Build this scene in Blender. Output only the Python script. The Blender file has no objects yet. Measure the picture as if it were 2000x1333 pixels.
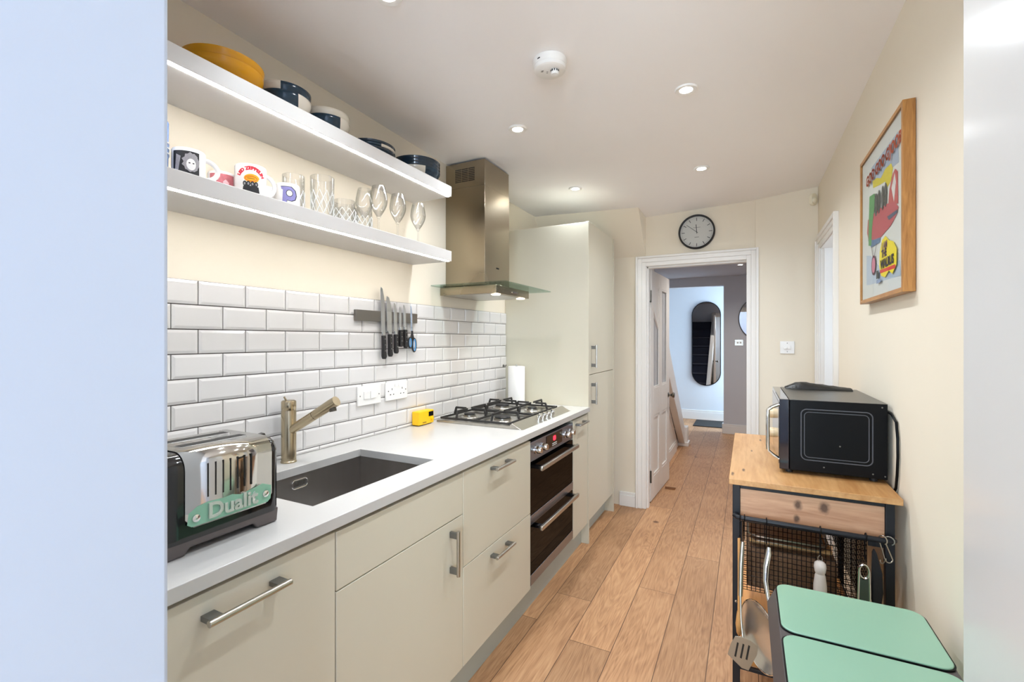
import bpy, bmesh, math, random
from mathutils import Vector, Matrix
random.seed(7)
S = bpy.context.scene
COL = S.collection
PI = math.pi
R = math.radians

# ------------------------------------------------------------------ camera
cam_d = bpy.data.cameras.new('camera')
cam = bpy.data.objects.new('camera', cam_d)
COL.objects.link(cam)
S.camera = cam
cam_d.sensor_width = 36.0
cam_d.lens = 905.0 * 36.0 / 2000.0
cam_d.shift_y = -3.5 / 2000.0
cam_d.clip_start = 0.02
cam.location = (0, 0, 1.36)
cam.rotation_euler = (R(90), 0, math.atan(458 / 905))

# ------------------------------------------------------------------ world, view, lights
w = bpy.data.worlds.new('world')
S.world = w
w.use_nodes = True
wn = w.node_tree.nodes
wn['Background'].inputs[0].default_value = (0.62, 0.78, 1.0, 1)
wn['Background'].inputs[1].default_value = 1.6
S.view_settings.view_transform = 'Standard'
S.view_settings.look = 'None'
S.view_settings.exposure = 0.82
S.view_settings.gamma = 1.0
S.view_settings.use_curve_mapping = False
S.cycles.max_bounces = 12
S.cycles.diffuse_bounces = 6
S.cycles.glossy_bounces = 5
S.cycles.transparent_max_bounces = 24
S.cycles.sample_clamp_indirect = 6.0
S.cycles.caustics_reflective = False
S.cycles.caustics_refractive = False

WARM = (0.88, 0.955, 1.03)
COOL = (0.72, 0.84, 1.0)

def area(name, loc, rot, sx, sy, energy, col):
    l = bpy.data.lights.new(name, 'AREA')
    l.shape = 'RECTANGLE'; l.size = sx; l.size_y = sy
    l.energy = energy; l.color = col
    o = bpy.data.objects.new(name, l); COL.objects.link(o)
    o.location = loc; o.rotation_euler = rot
    return o

DAY_BACK = area('added_back_daylight', (-0.86, -3.25, 1.35), (R(90), 0, 0), 1.24, 1.9, 78, (0.74, 0.88, 1.0))  # this and the next lamp send daylight through added unseen windows
DAY_BACK2 = area('added_back_daylight', (1.20, -3.25, 1.35), (R(90), 0, 0), 1.34, 1.9, 84, (0.74, 0.88, 1.0))
DAY_FRONT = area('daylight_front_door', (0.98, 7.95, 1.25), (0, R(90), 0), 1.7, 0.8, 46, (0.62, 0.82, 1.0))
DAY_SIDE = area('daylight_side_room', (1.78, 3.3, 1.5), (0, R(90), 0), 1.2, 1.0, 7, (0.8, 0.9, 1.0))

# ------------------------------------------------------------------ colour and material helpers
def lin(c):
    c /= 255.0
    return c / 12.92 if c <= 0.04045 else ((c + 0.055) / 1.055) ** 2.4

def rgb(r, g, b):
    return (lin(r), lin(g), lin(b), 1)

MATS = {}

def newmat(name):
    m = bpy.data.materials.new(name); m.use_nodes = True
    nt = m.node_tree
    b = nt.nodes['Principled BSDF']
    MATS[name] = m
    return m, nt, b

def mat(name, col, rough=0.5, metal=0.0, var=0.04, scale=6.0, bump=0.0, bscale=60.0, coat=0.0, emis=None, estr=0.0, stretch=None, spec=None, rvar=0.0):
    if name in MATS: return MATS[name]
    m, nt, b = newmat(name)
    N, L = nt.nodes, nt.links
    c = rgb(*col)
    b.inputs['Roughness'].default_value = rough
    b.inputs['Metallic'].default_value = metal
    b.inputs['Coat Weight'].default_value = coat
    if spec is not None: b.inputs['Specular IOR Level'].default_value = spec
    tc = N.new('ShaderNodeTexCoord')
    mp = N.new('ShaderNodeMapping'); L.new(tc.outputs['Object'], mp.inputs[0])
    if stretch: mp.inputs['Scale'].default_value = stretch
    n = N.new('ShaderNodeTexNoise'); n.inputs['Scale'].default_value = scale; n.inputs['Detail'].default_value = 4
    L.new(mp.outputs[0], n.inputs['Vector'])
    mx = N.new('ShaderNodeMix'); mx.data_type = 'RGBA'
    mx.inputs[6].default_value = tuple(min(1, x * (1 - var)) for x in c[:3]) + (1,)
    mx.inputs[7].default_value = tuple(min(1, x * (1 + var)) for x in c[:3]) + (1,)
    L.new(n.outputs[0], mx.inputs[0]); L.new(mx.outputs[2], b.inputs['Base Color'])
    if rvar:
        mr = N.new('ShaderNodeMapRange')
        mr.inputs[3].default_value = max(0.02, rough - rvar); mr.inputs[4].default_value = rough + rvar
        L.new(n.outputs[0], mr.inputs[0]); L.new(mr.outputs[0], b.inputs['Roughness'])
    if bump:
        n2 = N.new('ShaderNodeTexNoise'); n2.inputs['Scale'].default_value = bscale; n2.inputs['Detail'].default_value = 3
        L.new(mp.outputs[0], n2.inputs['Vector'])
        bp = N.new('ShaderNodeBump'); bp.inputs['Strength'].default_value = bump; bp.inputs['Distance'].default_value = 0.002
        L.new(n2.outputs[0], bp.inputs['Height']); L.new(bp.outputs[0], b.inputs['Normal'])
    if emis:
        b.inputs['Emission Color'].default_value = rgb(*emis)
        b.inputs['Emission Strength'].default_value = estr
    return m

def glassmat(name, tint=(255, 255, 255), edge=(240, 242, 241), refl=0.03, rough=0.0, fk=0.35):
    """thin clear glass: transparent with a fresnel mirror coat and darker edges"""
    if name in MATS: return MATS[name]
    m, nt, b = newmat(name)
    N, L = nt.nodes, nt.links
    N.remove(b)
    out = N['Material Output']
    lw = N.new('ShaderNodeLayerWeight'); lw.inputs[0].default_value = 0.35
    mc = N.new('ShaderNodeMix'); mc.data_type = 'RGBA'
    mc.inputs[6].default_value = rgb(*tint); mc.inputs[7].default_value = rgb(*edge)
    L.new(lw.outputs['Facing'], mc.inputs[0])
    t = N.new('ShaderNodeBsdfTransparent'); L.new(mc.outputs[2], t.inputs[0])
    g = N.new('ShaderNodeBsdfGlossy'); g.inputs['Roughness'].default_value = rough
    fr = N.new('ShaderNodeMath'); fr.operation = 'MULTIPLY_ADD'
    L.new(lw.outputs['Fresnel'], fr.inputs[0]); fr.inputs[1].default_value = fk; fr.inputs[2].default_value = refl
    ms = N.new('ShaderNodeMixShader')
    L.new(fr.outputs[0], ms.inputs[0]); L.new(t.outputs[0], ms.inputs[1]); L.new(g.outputs[0], ms.inputs[2])
    L.new(ms.outputs[0], out.inputs[0])
    return m

def woodmat(name, c1, c2, along='Y', scale=1.0, rough=0.45, knots=None, bump=0.15):
    if name in MATS: return MATS[name]
    m, nt, b = newmat(name)
    N, L = nt.nodes, nt.links
    tc = N.new('ShaderNodeTexCoord'); mp = N.new('ShaderNodeMapping')
    L.new(tc.outputs['Object'], mp.inputs[0])
    s = {'X': (1.2, 14, 14), 'Y': (14, 1.2, 14), 'Z': (14, 14, 1.2)}[along]
    mp.inputs['Scale'].default_value = tuple(x * scale for x in s)
    n = N.new('ShaderNodeTexNoise'); n.inputs['Scale'].default_value = 1.6; n.inputs['Detail'].default_value = 8
    n.inputs['Roughness'].default_value = 0.62; n.inputs['Distortion'].default_value = 0.9
    L.new(mp.outputs[0], n.inputs['Vector'])
    n2 = N.new('ShaderNodeTexNoise'); n2.inputs['Scale'].default_value = 9; n2.inputs['Detail'].default_value = 5
    L.new(mp.outputs[0], n2.inputs['Vector'])
    ad = N.new('ShaderNodeMath'); ad.operation = 'MULTIPLY_ADD'
    L.new(n2.outputs[0], ad.inputs[0]); ad.inputs[1].default_value = 0.35; L.new(n.outputs[0], ad.inputs[2])
    cr = N.new('ShaderNodeValToRGB')
    cr.color_ramp.elements[0].position = 0.42; cr.color_ramp.elements[0].color = rgb(*c2)
    cr.color_ramp.elements[1].position = 0.82; cr.color_ramp.elements[1].color = rgb(*c1)
    L.new(ad.outputs[0], cr.inputs[0])
    last = cr.outputs[0]
    for (kx, ky, kz, kr_) in (knots or ()):
        sb = N.new('ShaderNodeVectorMath'); sb.operation = 'SUBTRACT'; L.new(tc.outputs['Object'], sb.inputs[0]); sb.inputs[1].default_value = (kx, ky, kz)
        wp = N.new('ShaderNodeTexNoise'); wp.inputs['Scale'].default_value = 60; L.new(tc.outputs['Object'], wp.inputs['Vector'])
        sc_n = N.new('ShaderNodeVectorMath'); sc_n.operation = 'MULTIPLY'; L.new(sb.outputs[0], sc_n.inputs[0]); sc_n.inputs[1].default_value = (1.0 / kr_, 0.2 / kr_, 0.8 / kr_)
        ln = N.new('ShaderNodeVectorMath'); ln.operation = 'LENGTH'; L.new(sc_n.outputs[0], ln.inputs[0])
        dd = N.new('ShaderNodeMath'); dd.operation = 'MULTIPLY_ADD'; L.new(wp.outputs[0], dd.inputs[0]); dd.inputs[1].default_value = 0.9; L.new(ln.outputs['Value'], dd.inputs[2])
        kr = N.new('ShaderNodeMapRange'); kr.inputs[1].default_value = 0.9; kr.inputs[2].default_value = 1.7; L.new(dd.outputs[0], kr.inputs[0])
        mk = N.new('ShaderNodeMix'); mk.data_type = 'RGBA'
        mk.inputs[6].default_value = rgb(*[x * 0.58 for x in c2]); L.new(kr.outputs[0], mk.inputs[0]); L.new(last, mk.inputs[7])
        last = mk.outputs[2]
    L.new(last, b.inputs['Base Color'])
    b.inputs['Roughness'].default_value = rough
    bp = N.new('ShaderNodeBump'); bp.inputs['Strength'].default_value = bump; bp.inputs['Distance'].default_value = 0.001
    L.new(ad.outputs[0], bp.inputs['Height']); L.new(bp.outputs[0], b.inputs['Normal'])
    return m

def floormat():
    m, nt, b = newmat('oak_floor')
    N, L = nt.nodes, nt.links
    def M(op, a, bb=None, c=None):
        n = N.new('ShaderNodeMath'); n.operation = op
        for i, v in enumerate((a, bb, c)):
            if v is None: continue
            if isinstance(v, (int, float)): n.inputs[i].default_value = v
            else: L.new(v, n.inputs[i])
        return n.outputs[0]
    tc = N.new('ShaderNodeTexCoord'); sp = N.new('ShaderNodeSeparateXYZ'); L.new(tc.outputs['Object'], sp.inputs[0])
    X, Y = sp.outputs[0], sp.outputs[1]
    u = M('DIVIDE', M('ADD', X, 0.717 + 1.9), 0.19)
    pid = M('FLOOR', u); fu = M('FRACT', u)
    wn_ = N.new('ShaderNodeTexWhiteNoise'); wn_.noise_dimensions = '1D'; L.new(pid, wn_.inputs['W'])
    v = M('DIVIDE', M('ADD', M('ADD', Y, 10), M('MULTIPLY', wn_.outputs[0], 1.9)), 1.9)
    vid = M('FLOOR', v); fv = M('FRACT', v)
    wn2 = N.new('ShaderNodeTexWhiteNoise'); wn2.noise_dimensions = '2D'
    cb = N.new('ShaderNodeCombineXYZ'); L.new(pid, cb.inputs[0]); L.new(vid, cb.inputs[1]); L.new(cb.outputs[0], wn2.inputs['Vector'])
    rnd = wn2.outputs[0]
    gx = M('LESS_THAN', M('MINIMUM', fu, M('SUBTRACT', 1.0, fu)), 0.0085)
    gy = M('LESS_THAN', M('MINIMUM', fv, M('SUBTRACT', 1.0, fv)), 0.0007)
    gap = M('MAXIMUM', gx, gy)
    cv = N.new('ShaderNodeCombineXYZ')
    L.new(M('ADD', M('MULTIPLY', X, 9.0), M('MULTIPLY', rnd, 37.0)), cv.inputs[0])
    L.new(M('ADD', M('MULTIPLY', Y, 1.1), M('MULTIPLY', rnd, 91.0)), cv.inputs[1])
    n1 = N.new('ShaderNodeTexNoise'); n1.inputs['Scale'].default_value = 1.0; n1.inputs['Detail'].default_value = 3
    n1.inputs['Distortion'].default_value = 0.7; L.new(cv.outputs[0], n1.inputs['Vector'])
    rings = M('FRACT', M('MULTIPLY', n1.outputs[0], 16.0))
    rings = M('SUBTRACT', 1.0, M('ABSOLUTE', M('SUBTRACT', M('MULTIPLY', rings, 2.0), 1.0)))
    cf = N.new('ShaderNodeCombineXYZ')
    L.new(M('ADD', M('MULTIPLY', X, 140.0), rnd), cf.inputs[0]); L.new(M('MULTIPLY', Y, 8.0), cf.inputs[1])
    n2 = N.new('ShaderNodeTexNoise'); n2.inputs['Scale'].default_value = 1.0; n2.inputs['Detail'].default_value = 5
    L.new(cf.outputs[0], n2.inputs['Vector'])
    n3 = N.new('ShaderNodeTexNoise'); n3.inputs['Scale'].default_value = 2.2; n3.inputs['Detail'].default_value = 3
    L.new(tc.outputs['Object'], n3.inputs['Vector'])
    t = M('ADD', M('MULTIPLY', rings, 0.16), M('ADD', M('MULTIPLY', n2.outputs[0], 0.66), M('MULTIPLY', n3.outputs[0], 0.35)))
    cr = N.new('ShaderNodeValToRGB')
    cr.color_ramp.elements[0].position = 0.28; cr.color_ramp.elements[0].color = rgb(140, 97, 64)
    cr.color_ramp.elements[1].position = 0.86; cr.color_ramp.elements[1].color = rgb(204, 160, 118)
    e = cr.color_ramp.elements.new(0.58); e.color = rgb(182, 136, 96)
    L.new(t, cr.inputs[0])
    hs = N.new('ShaderNodeHueSaturation'); L.new(cr.outputs[0], hs.inputs['Color'])
    L.new(M('MULTIPLY_ADD', rnd, 0.30, 0.83), hs.inputs['Value'])
    # sparse knots
    vo = N.new('ShaderNodeTexVoronoi'); vo.inputs['Scale'].default_value = 2.6; L.new(tc.outputs['Object'], vo.inputs['Vector'])
    kr = N.new('ShaderNodeMapRange'); kr.inputs[1].default_value = 0.03; kr.inputs[2].default_value = 0.07; L.new(vo.outputs['Distance'], kr.inputs[0])
    mk = N.new('ShaderNodeMix'); mk.data_type = 'RGBA'; mk.inputs[6].default_value = rgb(110, 74, 48)
    L.new(kr.outputs[0], mk.inputs[0]); L.new(hs.outputs[0], mk.inputs[7])
    mg = N.new('ShaderNodeMix'); mg.data_type = 'RGBA'; mg.inputs[7].default_value = rgb(92, 62, 40)
    L.new(gap, mg.inputs[0]); L.new(mk.outputs[2], mg.inputs[6])
    L.new(mg.outputs[2], b.inputs['Base Color'])
    b.inputs['Roughness'].default_value = 0.5
    bp = N.new('ShaderNodeBump'); bp.inputs['Strength'].default_value = 0.25; bp.inputs['Distance'].default_value = 0.002
    L.new(M('SUBTRACT', M('MULTIPLY', t, 0.3), gap), bp.inputs['Height']); L.new(bp.outputs[0], b.inputs['Normal'])
    return m

FLOOR = floormat()
CREAM = mat('cream_wall_paint', (230, 220, 201), 0.85, var=0.015, bump=0.05, bscale=180)
WHITEC = mat('white_ceiling_paint', (245, 243, 242), 0.9, var=0.01, bump=0.04, bscale=200)
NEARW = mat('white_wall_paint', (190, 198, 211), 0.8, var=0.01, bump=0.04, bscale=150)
GLOSSW = mat('white_gloss_paint', (206, 205, 202), 0.18, var=0.01)
TRIMW = mat('white_satin_trim', (232, 229, 224), 0.35, var=0.015)
GREYW = mat('grey_hall_paint', (208, 209, 213), 0.85, var=0.02)
HALLW = mat('pale_hall_paint', (214, 218, 222), 0.85, var=0.015)
SAGE = mat('sage_cabinet_lacquer', (207, 201, 182), 0.42, var=0.012)
SAGED = mat('sage_plinth', (178, 182, 172), 0.5, var=0.02)
STONE = mat('white_quartz', (196, 194, 190), 0.22, var=0.02, scale=9)
TILE = mat('white_glazed_tile', (216, 213, 210), 0.12, var=0.015, scale=4)
GROUT = mat('grey_grout', (84, 77, 72), 0.9, var=0.06, scale=40)
STEEL = mat('brushed_steel', (186, 182, 174), 0.28, 1.0, var=0.05, scale=3, stretch=(40, 40, 1))
STEELW = mat('warm_brushed_steel', (180, 165, 138), 0.24, 1.0, var=0.08, scale=3, stretch=(8, 8, 1))
HOODST = mat('hood_steel', (164, 152, 132), 0.26, 1.0, var=0.10, scale=2.2, rvar=0.08)
SINKST = mat('sink_steel', (176, 172, 168), 0.36, 1.0, var=0.12, scale=3, stretch=(6, 6, 1))
CHROME = mat('chrome', (222, 222, 220), 0.06, 1.0, var=0.01)
POSTG = mat('dark_ribbed_metal', (128, 128, 126), 0.42, 0.9, var=0.06, stretch=(1, 200, 1))
BLACK = mat('gloss_black', (10, 10, 13), 0.09, var=0.03, coat=0.4)
MATTB = mat('matt_black', (24, 24, 26), 0.55, var=0.08)
SATB = mat('satin_black_enamel', (7, 8, 11), 0.34, var=0.08, spec=0.16)
IRON = mat('cast_iron', (52, 50, 48), 0.6, 0.3, var=0.12, scale=60, bump=0.2)
FRAMEB = mat('black_powder_coat', (20, 22, 28), 0.42, var=0.05, spec=0.35)
PLASW = mat('white_plastic', (236, 234, 230), 0.35, var=0.01)
CREAMP = mat('cream_plastic', (232, 224, 200), 0.4, var=0.01)
MINT = mat('mint_enamel', (134, 172, 149), 0.28, var=0.012)
MINTB = mat('mint_panel', (150, 198, 168), 0.3, var=0.02)
RIM = mat('dark_grey_plastic', (72, 66, 66), 0.45, var=0.05)
YEL = mat('yellow_plastic', (250, 196, 20), 0.4, var=0.02)
YPL = mat('mustard_stoneware', (214, 150, 10), 0.22, var=0.05, coat=0.2)
NAVY = mat('navy_stoneware', (22, 42, 58), 0.12, var=0.25, scale=30, coat=0.3)
CERW = mat('white_ceramic', (240, 238, 236), 0.15, var=0.01)
PAPER = mat('white_paper', (244, 243, 240), 0.85, var=0.015, bump=0.2, bscale=120)
LED = mat('led_light', (255, 255, 250), 0.5, emis=(250, 250, 250), estr=34.0)
LAMP = mat('lamp_diffuser', (255, 255, 255), 0.5, emis=(255, 250, 242), estr=16.0)
HLAMP = mat('hood_lamp_diffuser', (255, 255, 255), 0.5, emis=(255, 226, 190), estr=14.0)
MIRR = mat('mirror_glass', (235, 238, 240), 0.01, 1.0, var=0.0)
CARPET = mat('dark_navy_carpet', (48, 50, 64), 0.95, var=0.25, scale=90, bump=0.5, bscale=300)
OAKT = woodmat('oak_veneer', (200, 154, 102), (166, 114, 62), 'Y', 0.9, 0.42, knots=((-0.20, -0.30, 0.87, 0.005), (-0.17, 0.05, 0.87, 0.004), (-0.13, 0.31, 0.87, 0.005), (-0.235, -0.37, 0.87, 0.005)))
KNOTS = ((-0.037, -0.42, 0.803, 0.013), (0.037, -0.42, 0.806, 0.016), (-0.040, -0.42, 0.758, 0.010))
PINE = woodmat('rustic_pine', (200, 158, 126), (164, 118, 88), 'X', 1.2, 0.55, knots=KNOTS)
OAKF = woodmat('oak_frame', (190, 136, 72), (140, 90, 38), 'Z', 2.0, 0.4)
OAKFY = woodmat('oak_frame_rail', (190, 136, 72), (140, 90, 38), 'Y', 2.0, 0.4)
GLASS = glassmat('clear_glass')
GLASSG = glassmat('green_edge_glass', (248, 252, 250), (206, 226, 219), 0.04)
GLASSD = glassmat('dark_oven_glass', (60, 58, 56), (16, 16, 16), 0.03, fk=0.22)
GLASSF = mat('obscure_door_glass', (186, 188, 192), 0.12, var=0.08, scale=14)

def dipped(name, sign, t):
    """navy glaze on one side of a straight dip line, cream on the other (fixed to the piece)"""
    m, nt, b = newmat(name)
    N, L = nt.nodes, nt.links
    tc = N.new('ShaderNodeTexCoord')
    sp = N.new('ShaderNodeSeparateXYZ'); L.new(tc.outputs['Object'], sp.inputs[0])
    g = N.new('ShaderNodeMath'); g.operation = 'GREATER_THAN' if sign > 0 else 'LESS_THAN'
    L.new(sp.outputs[1], g.inputs[0]); g.inputs[1].default_value = t
    n = N.new('ShaderNodeTexNoise'); n.inputs['Scale'].default_value = 40; L.new(tc.outputs['Object'], n.inputs['Vector'])
    cr = N.new('ShaderNodeValToRGB'); cr.color_ramp.elements[0].color = rgb(12, 26, 38); cr.color_ramp.elements[1].color = rgb(38, 64, 82)
    L.new(n.outputs[0], cr.inputs[0])
    mx = N.new('ShaderNodeMix'); mx.data_type = 'RGBA'
    mx.inputs[6].default_value = rgb(214, 205, 190); L.new(cr.outputs[0], mx.inputs[7]); L.new(g.outputs[0], mx.inputs[0])
    L.new(mx.outputs[2], b.inputs['Base Color']); b.inputs['Roughness'].default_value = 0.14
    return m
DIPTOP = dipped('stoneware_navy_end', 1, -0.012)
DIPLOW = dipped('stoneware_cream_end', -1, 0.042)
DIPPLATE = dipped('stoneware_cream_start', 1, 0.030)

# ------------------------------------------------------------------ mesh helpers
class B:
    def __init__(s): s.bm = bmesh.new(); s.mi = 0
    def _f(s, vs):
        try:
            f = s.bm.faces.new(vs); f.material_index = s.mi; return f
        except ValueError: return None
    def box(s, x0, x1, y0, y1, z0, z1, M=None):
        c = [Vector((x, y, z)) for x in (x0, x1) for y in (y0, y1) for z in (z0, z1)]
        if M is not None: c = [M @ p for p in c]
        v = [s.bm.verts.new(p) for p in c]
        for q in ((0, 1, 3, 2), (4, 6, 7, 5), (0, 4, 5, 1), (2, 3, 7, 6), (0, 2, 6, 4), (1, 5, 7, 3)): s._f([v[i] for i in q])
        return s
    def tube(s, path, r, n=10, closed=False, caps=True, flat=1.0):
        P = [Vector(p) for p in path]; k = len(P)
        rr = r if isinstance(r, (list, tuple)) else [r] * k
        rings = []; up = None
        for i in range(k):
            if closed: t = (P[(i + 1) % k] - P[i - 1])
            else: t = (P[min(i + 1, k - 1)] - P[max(i - 1, 0)])
            if t.length < 1e-9: t = Vector((0, 0, 1))
            t.normalize()
            if up is None:
                up = Vector((0, 0, 1)) if abs(t.z) < 0.9 else Vector((1, 0, 0))
            a = up - t * up.dot(t)
            if a.length < 1e-6: a = t.orthogonal()
            a.normalize(); up = a; bb = t.cross(a)
            rings.append([s.bm.verts.new(P[i] + (a * math.cos(2 * PI * j / n) * flat + bb * math.sin(2 * PI * j / n)) * rr[i]) for j in range(n)])
        m = k if closed else k - 1
        for i in range(m):
            A, C = rings[i], rings[(i + 1) % k]
            for j in range(n): s._f([A[j], A[(j + 1) % n], C[(j + 1) % n], C[j]])
        if caps and not closed:
            s._f(rings[0][::-1]); s._f(rings[-1])
        return s
    def cyl(s, p0, p1, r, n=24, r1=None): return s.tube([p0, p1], [r, r if r1 is None else r1], n)
    def lathe(s, prof, c=(0, 0, 0), n=40, M=None):
        rings = []
        for (r, z) in prof:
            if r < 1e-6:
                p = Vector((c[0], c[1], c[2] + z)); p = M @ p if M is not None else p
                rings.append([s.bm.verts.new(p)])
            else:
                ring = []
                for j in range(n):
                    a = 2 * PI * j / n
                    p = Vector((c[0] + r * math.cos(a), c[1] + r * math.sin(a), c[2] + z)); p = M @ p if M is not None else p
                    ring.append(s.bm.verts.new(p))
                rings.append(ring)
        for A, C in zip(rings, rings[1:]):
            if len(A) == 1 and len(C) == 1: continue
            for j in range(n):
                if len(A) == 1: s._f([A[0], C[(j + 1) % n], C[j]])
                elif len(C) == 1: s._f([A[j], A[(j + 1) % n], C[0]])
                else: s._f([A[j], A[(j + 1) % n], C[(j + 1) % n], C[j]])
        return s
    def prism(s, poly, f0, f1):
        """poly of 2D points, f0/f1 map (u,v) to the two end faces"""
        a = [s.bm.verts.new(Vector(f0(*p))) for p in poly]; b = [s.bm.verts.new(Vector(f1(*p))) for p in poly]
        s._f(a[::-1]); s._f(b); n = len(poly)
        for i in range(n): s._f([a[i], a[(i + 1) % n], b[(i + 1) % n], b[i]])
        return s
    def px(s, poly, x0, x1): return s.prism(poly, lambda u, v: (x0, u, v), lambda u, v: (x1, u, v))
    def py(s, poly, y0, y1): return s.prism(poly, lambda u, v: (u, y0, v), lambda u, v: (u, y1, v))
    def pz(s, poly, z0, z1): return s.prism(poly, lambda u, v: (u, v, z0), lambda u, v: (u, v, z1))
    def quad(s, *pts): s._f([s.bm.verts.new(Vector(p)) for p in pts]); return s

def rrect(x0, x1, y0, y1, r, n=6):
    out = []
    for cx, cy, a0 in ((x1 - r, y1 - r, 0), (x0 + r, y1 - r, 90), (x0 + r, y0 + r, 180), (x1 - r, y0 + r, 270)):
        for i in range(n + 1):
            a = R(a0 + 90 * i / n); out.append((cx + r * math.cos(a), cy + r * math.sin(a)))
    return out

def setp(o, label=None, cat=None, group=None, kind=None):
    if label: o['label'] = label
    if cat: o['category'] = cat
    if group: o['group'] = group
    if kind: o['kind'] = kind
    return o

def wloc(o):
    v = Vector((0, 0, 0))
    while o is not None: v += o.location; o = o.parent
    return v

def part(name, b, m, parent=None, bevel=0.0, seg=2, local=False, label=None, sharp=38, flat=False):
    me = bpy.data.meshes.new(name)
    bmesh.ops.recalc_face_normals(b.bm, faces=b.bm.faces)
    if parent is not None and not local:
        off = wloc(parent)
        bmesh.ops.translate(b.bm, verts=b.bm.verts, vec=-off)
    if not flat:
        for f in b.bm.faces: f.smooth = True
        for e in b.bm.edges:
            if len(e.link_faces) == 2 and e.calc_face_angle(0) > R(sharp): e.smooth = False
    b.bm.to_mesh(me); b.bm.free()
    for mm in (m if isinstance(m, (list, tuple)) else [m]): me.materials.append(mm)
    o = bpy.data.objects.new(name, me); COL.objects.link(o)
    if parent is not None: o.parent = parent
    if bevel:
        md = o.modifiers.new('bevel', 'BEVEL'); md.width = bevel; md.segments = seg; md.limit_method = 'ANGLE'; md.angle_limit = R(40)
    if label: o['label'] = label
    return o

def thing(name, loc, label, cat, group=None, rot=0.0):
    o = bpy.data.objects.new(name, None); COL.objects.link(o)
    o.empty_display_size = 0.05
    o.location = loc; o.rotation_euler = (0, 0, rot)
    return setp(o, label, cat, group)

def solo(name, b, m, loc, label, cat, group=None, bevel=0.0, kind=None, **k):
    """a thing that is one mesh, its origin at loc"""
    bmesh.ops.translate(b.bm, verts=b.bm.verts, vec=-Vector(loc))
    o = part(name, b, m, None, bevel, **k); o.location = loc
    return setp(o, label, cat, group, kind)

def struct(name, b, m, bevel=0.0, parent=None, **k):
    o = part(name, b, m, parent, bevel, **k)
    if parent is None: o['kind'] = 'structure'
    return o

def dup(root, loc, rot=None, label=None, group=None):
    r = root.copy(); COL.objects.link(r); r.location = loc
    if rot is not None: r.rotation_euler = (0, 0, rot)
    if label: r['label'] = label
    if group: r['group'] = group
    for ch in list(root.children):
        c = ch.copy(); COL.objects.link(c); c.parent = r
        for g in list(ch.children):
            d = g.copy(); COL.objects.link(d); d.parent = c
    return r

def text_b(s, size, f, depth=0.0006, align='CENTER', bold=0.0, arc=None, sx=1.0):
    """lettering as mesh; f maps (u, v, w) to 3D. arc=(radius) bends the line of text over a circle"""
    cu = bpy.data.curves.new('txt', 'FONT'); cu.body = s; cu.size = size; cu.align_x = align; cu.extrude = depth / 2; cu.offset = bold
    cu.resolution_u = 3
    ob = bpy.data.objects.new('txt', cu); COL.objects.link(ob)
    bpy.context.view_layer.update()
    dg = bpy.context.evaluated_depsgraph_get()
    me = bpy.data.meshes.new_from_object(ob.evaluated_get(dg))
    b = B(); b.bm.from_mesh(me)
    bpy.data.objects.remove(ob); bpy.data.curves.remove(cu); bpy.data.meshes.remove(me)
    for v in b.bm.verts:
        u, vv, ww = v.co.x * sx, v.co.y, v.co.z
        if arc:
            a = u / arc; rr = arc + vv
            u, vv = rr * math.sin(a), rr * math.cos(a) - arc
        v.co = Vector(f(u, vv, ww + depth / 2))
    return b

# ================================================================== STRUCTURE
WX = -1.56          # left wall face
RX = 0.44           # right wall face
BY = 3.80           # back wall face

struct('floor', B().box(-3.2, 3.4, -3.4, 8.7, -0.1, 0.0), FLOOR)

# kitchen ceiling, gently uneven as in the old house
def zceil(x, y):
    t = (x - WX) / (RX - WX)
    zl = 2.409 + (2.376 - 2.409) * max(0, min(1, (y - 0.8) / 1.4))
    front = zl + (2.41 - zl) * t
    pts = [(-1.56, 2.372), (-0.71, 2.337), (0.056, 2.369), (0.44, 2.411)]
    back = pts[-1][1]
    for (a, za), (c, zc) in zip(pts, pts[1:]):
        if a <= x <= c: back = za + (zc - za) * (x - a) / (c - a); break
    if x < pts[0][0]: back = pts[0][1]
    k = max(0, min(1, (y - 2.2) / 1.6))
    return front + (back - front) * k
b = B()
nx, ny = 16, 24
x0, x1, y0, y1 = WX - 0.05, RX + 0.05, 0.06, BY + 0.04
g = [[b.bm.verts.new((x0 + (x1 - x0) * i / nx, y0 + (y1 - y0) * j / ny, zceil(x0 + (x1 - x0) * i / nx, y0 + (y1 - y0) * j / ny))) for j in range(ny + 1)] for i in range(nx + 1)]
gt = [[b.bm.verts.new((v.co.x, v.co.y, 2.60)) for v in row] for row in g]
for i in range(nx):
    for j in range(ny):
        b._f([g[i][j], g[i + 1][j], g[i + 1][j + 1], g[i][j + 1]]); b._f([gt[i][j], gt[i][j + 1], gt[i + 1][j + 1], gt[i + 1][j]])
for i in range(nx):
    b._f([g[i][0], g[i + 1][0], gt[i + 1][0], gt[i][0]]); b._f([g[i][ny], g[i + 1][ny], gt[i + 1][ny], gt[i][ny]])
for j in range(ny):
    b._f([g[0][j], g[0][j + 1], gt[0][j + 1], gt[0][j]]); b._f([g[nx][j], g[nx][j + 1], gt[nx][j + 1], gt[nx][j]])
struct('ceiling', b, WHITEC)

struct('wall_left', B().box(WX - 0.1, WX, 0.302, BY + 0.06, 0, 2.6), CREAM)
# right wall with a doorway y 3.06-3.71
struct('wall_right', B().box(RX, RX + 0.12, 0.19, 3.06, 0, 2.6).box(RX, RX + 0.12, 3.71, BY + 0.12, 0, 2.6).box(RX, RX + 0.12, 3.06, 3.71, 1.985, 2.6), CREAM)
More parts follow.
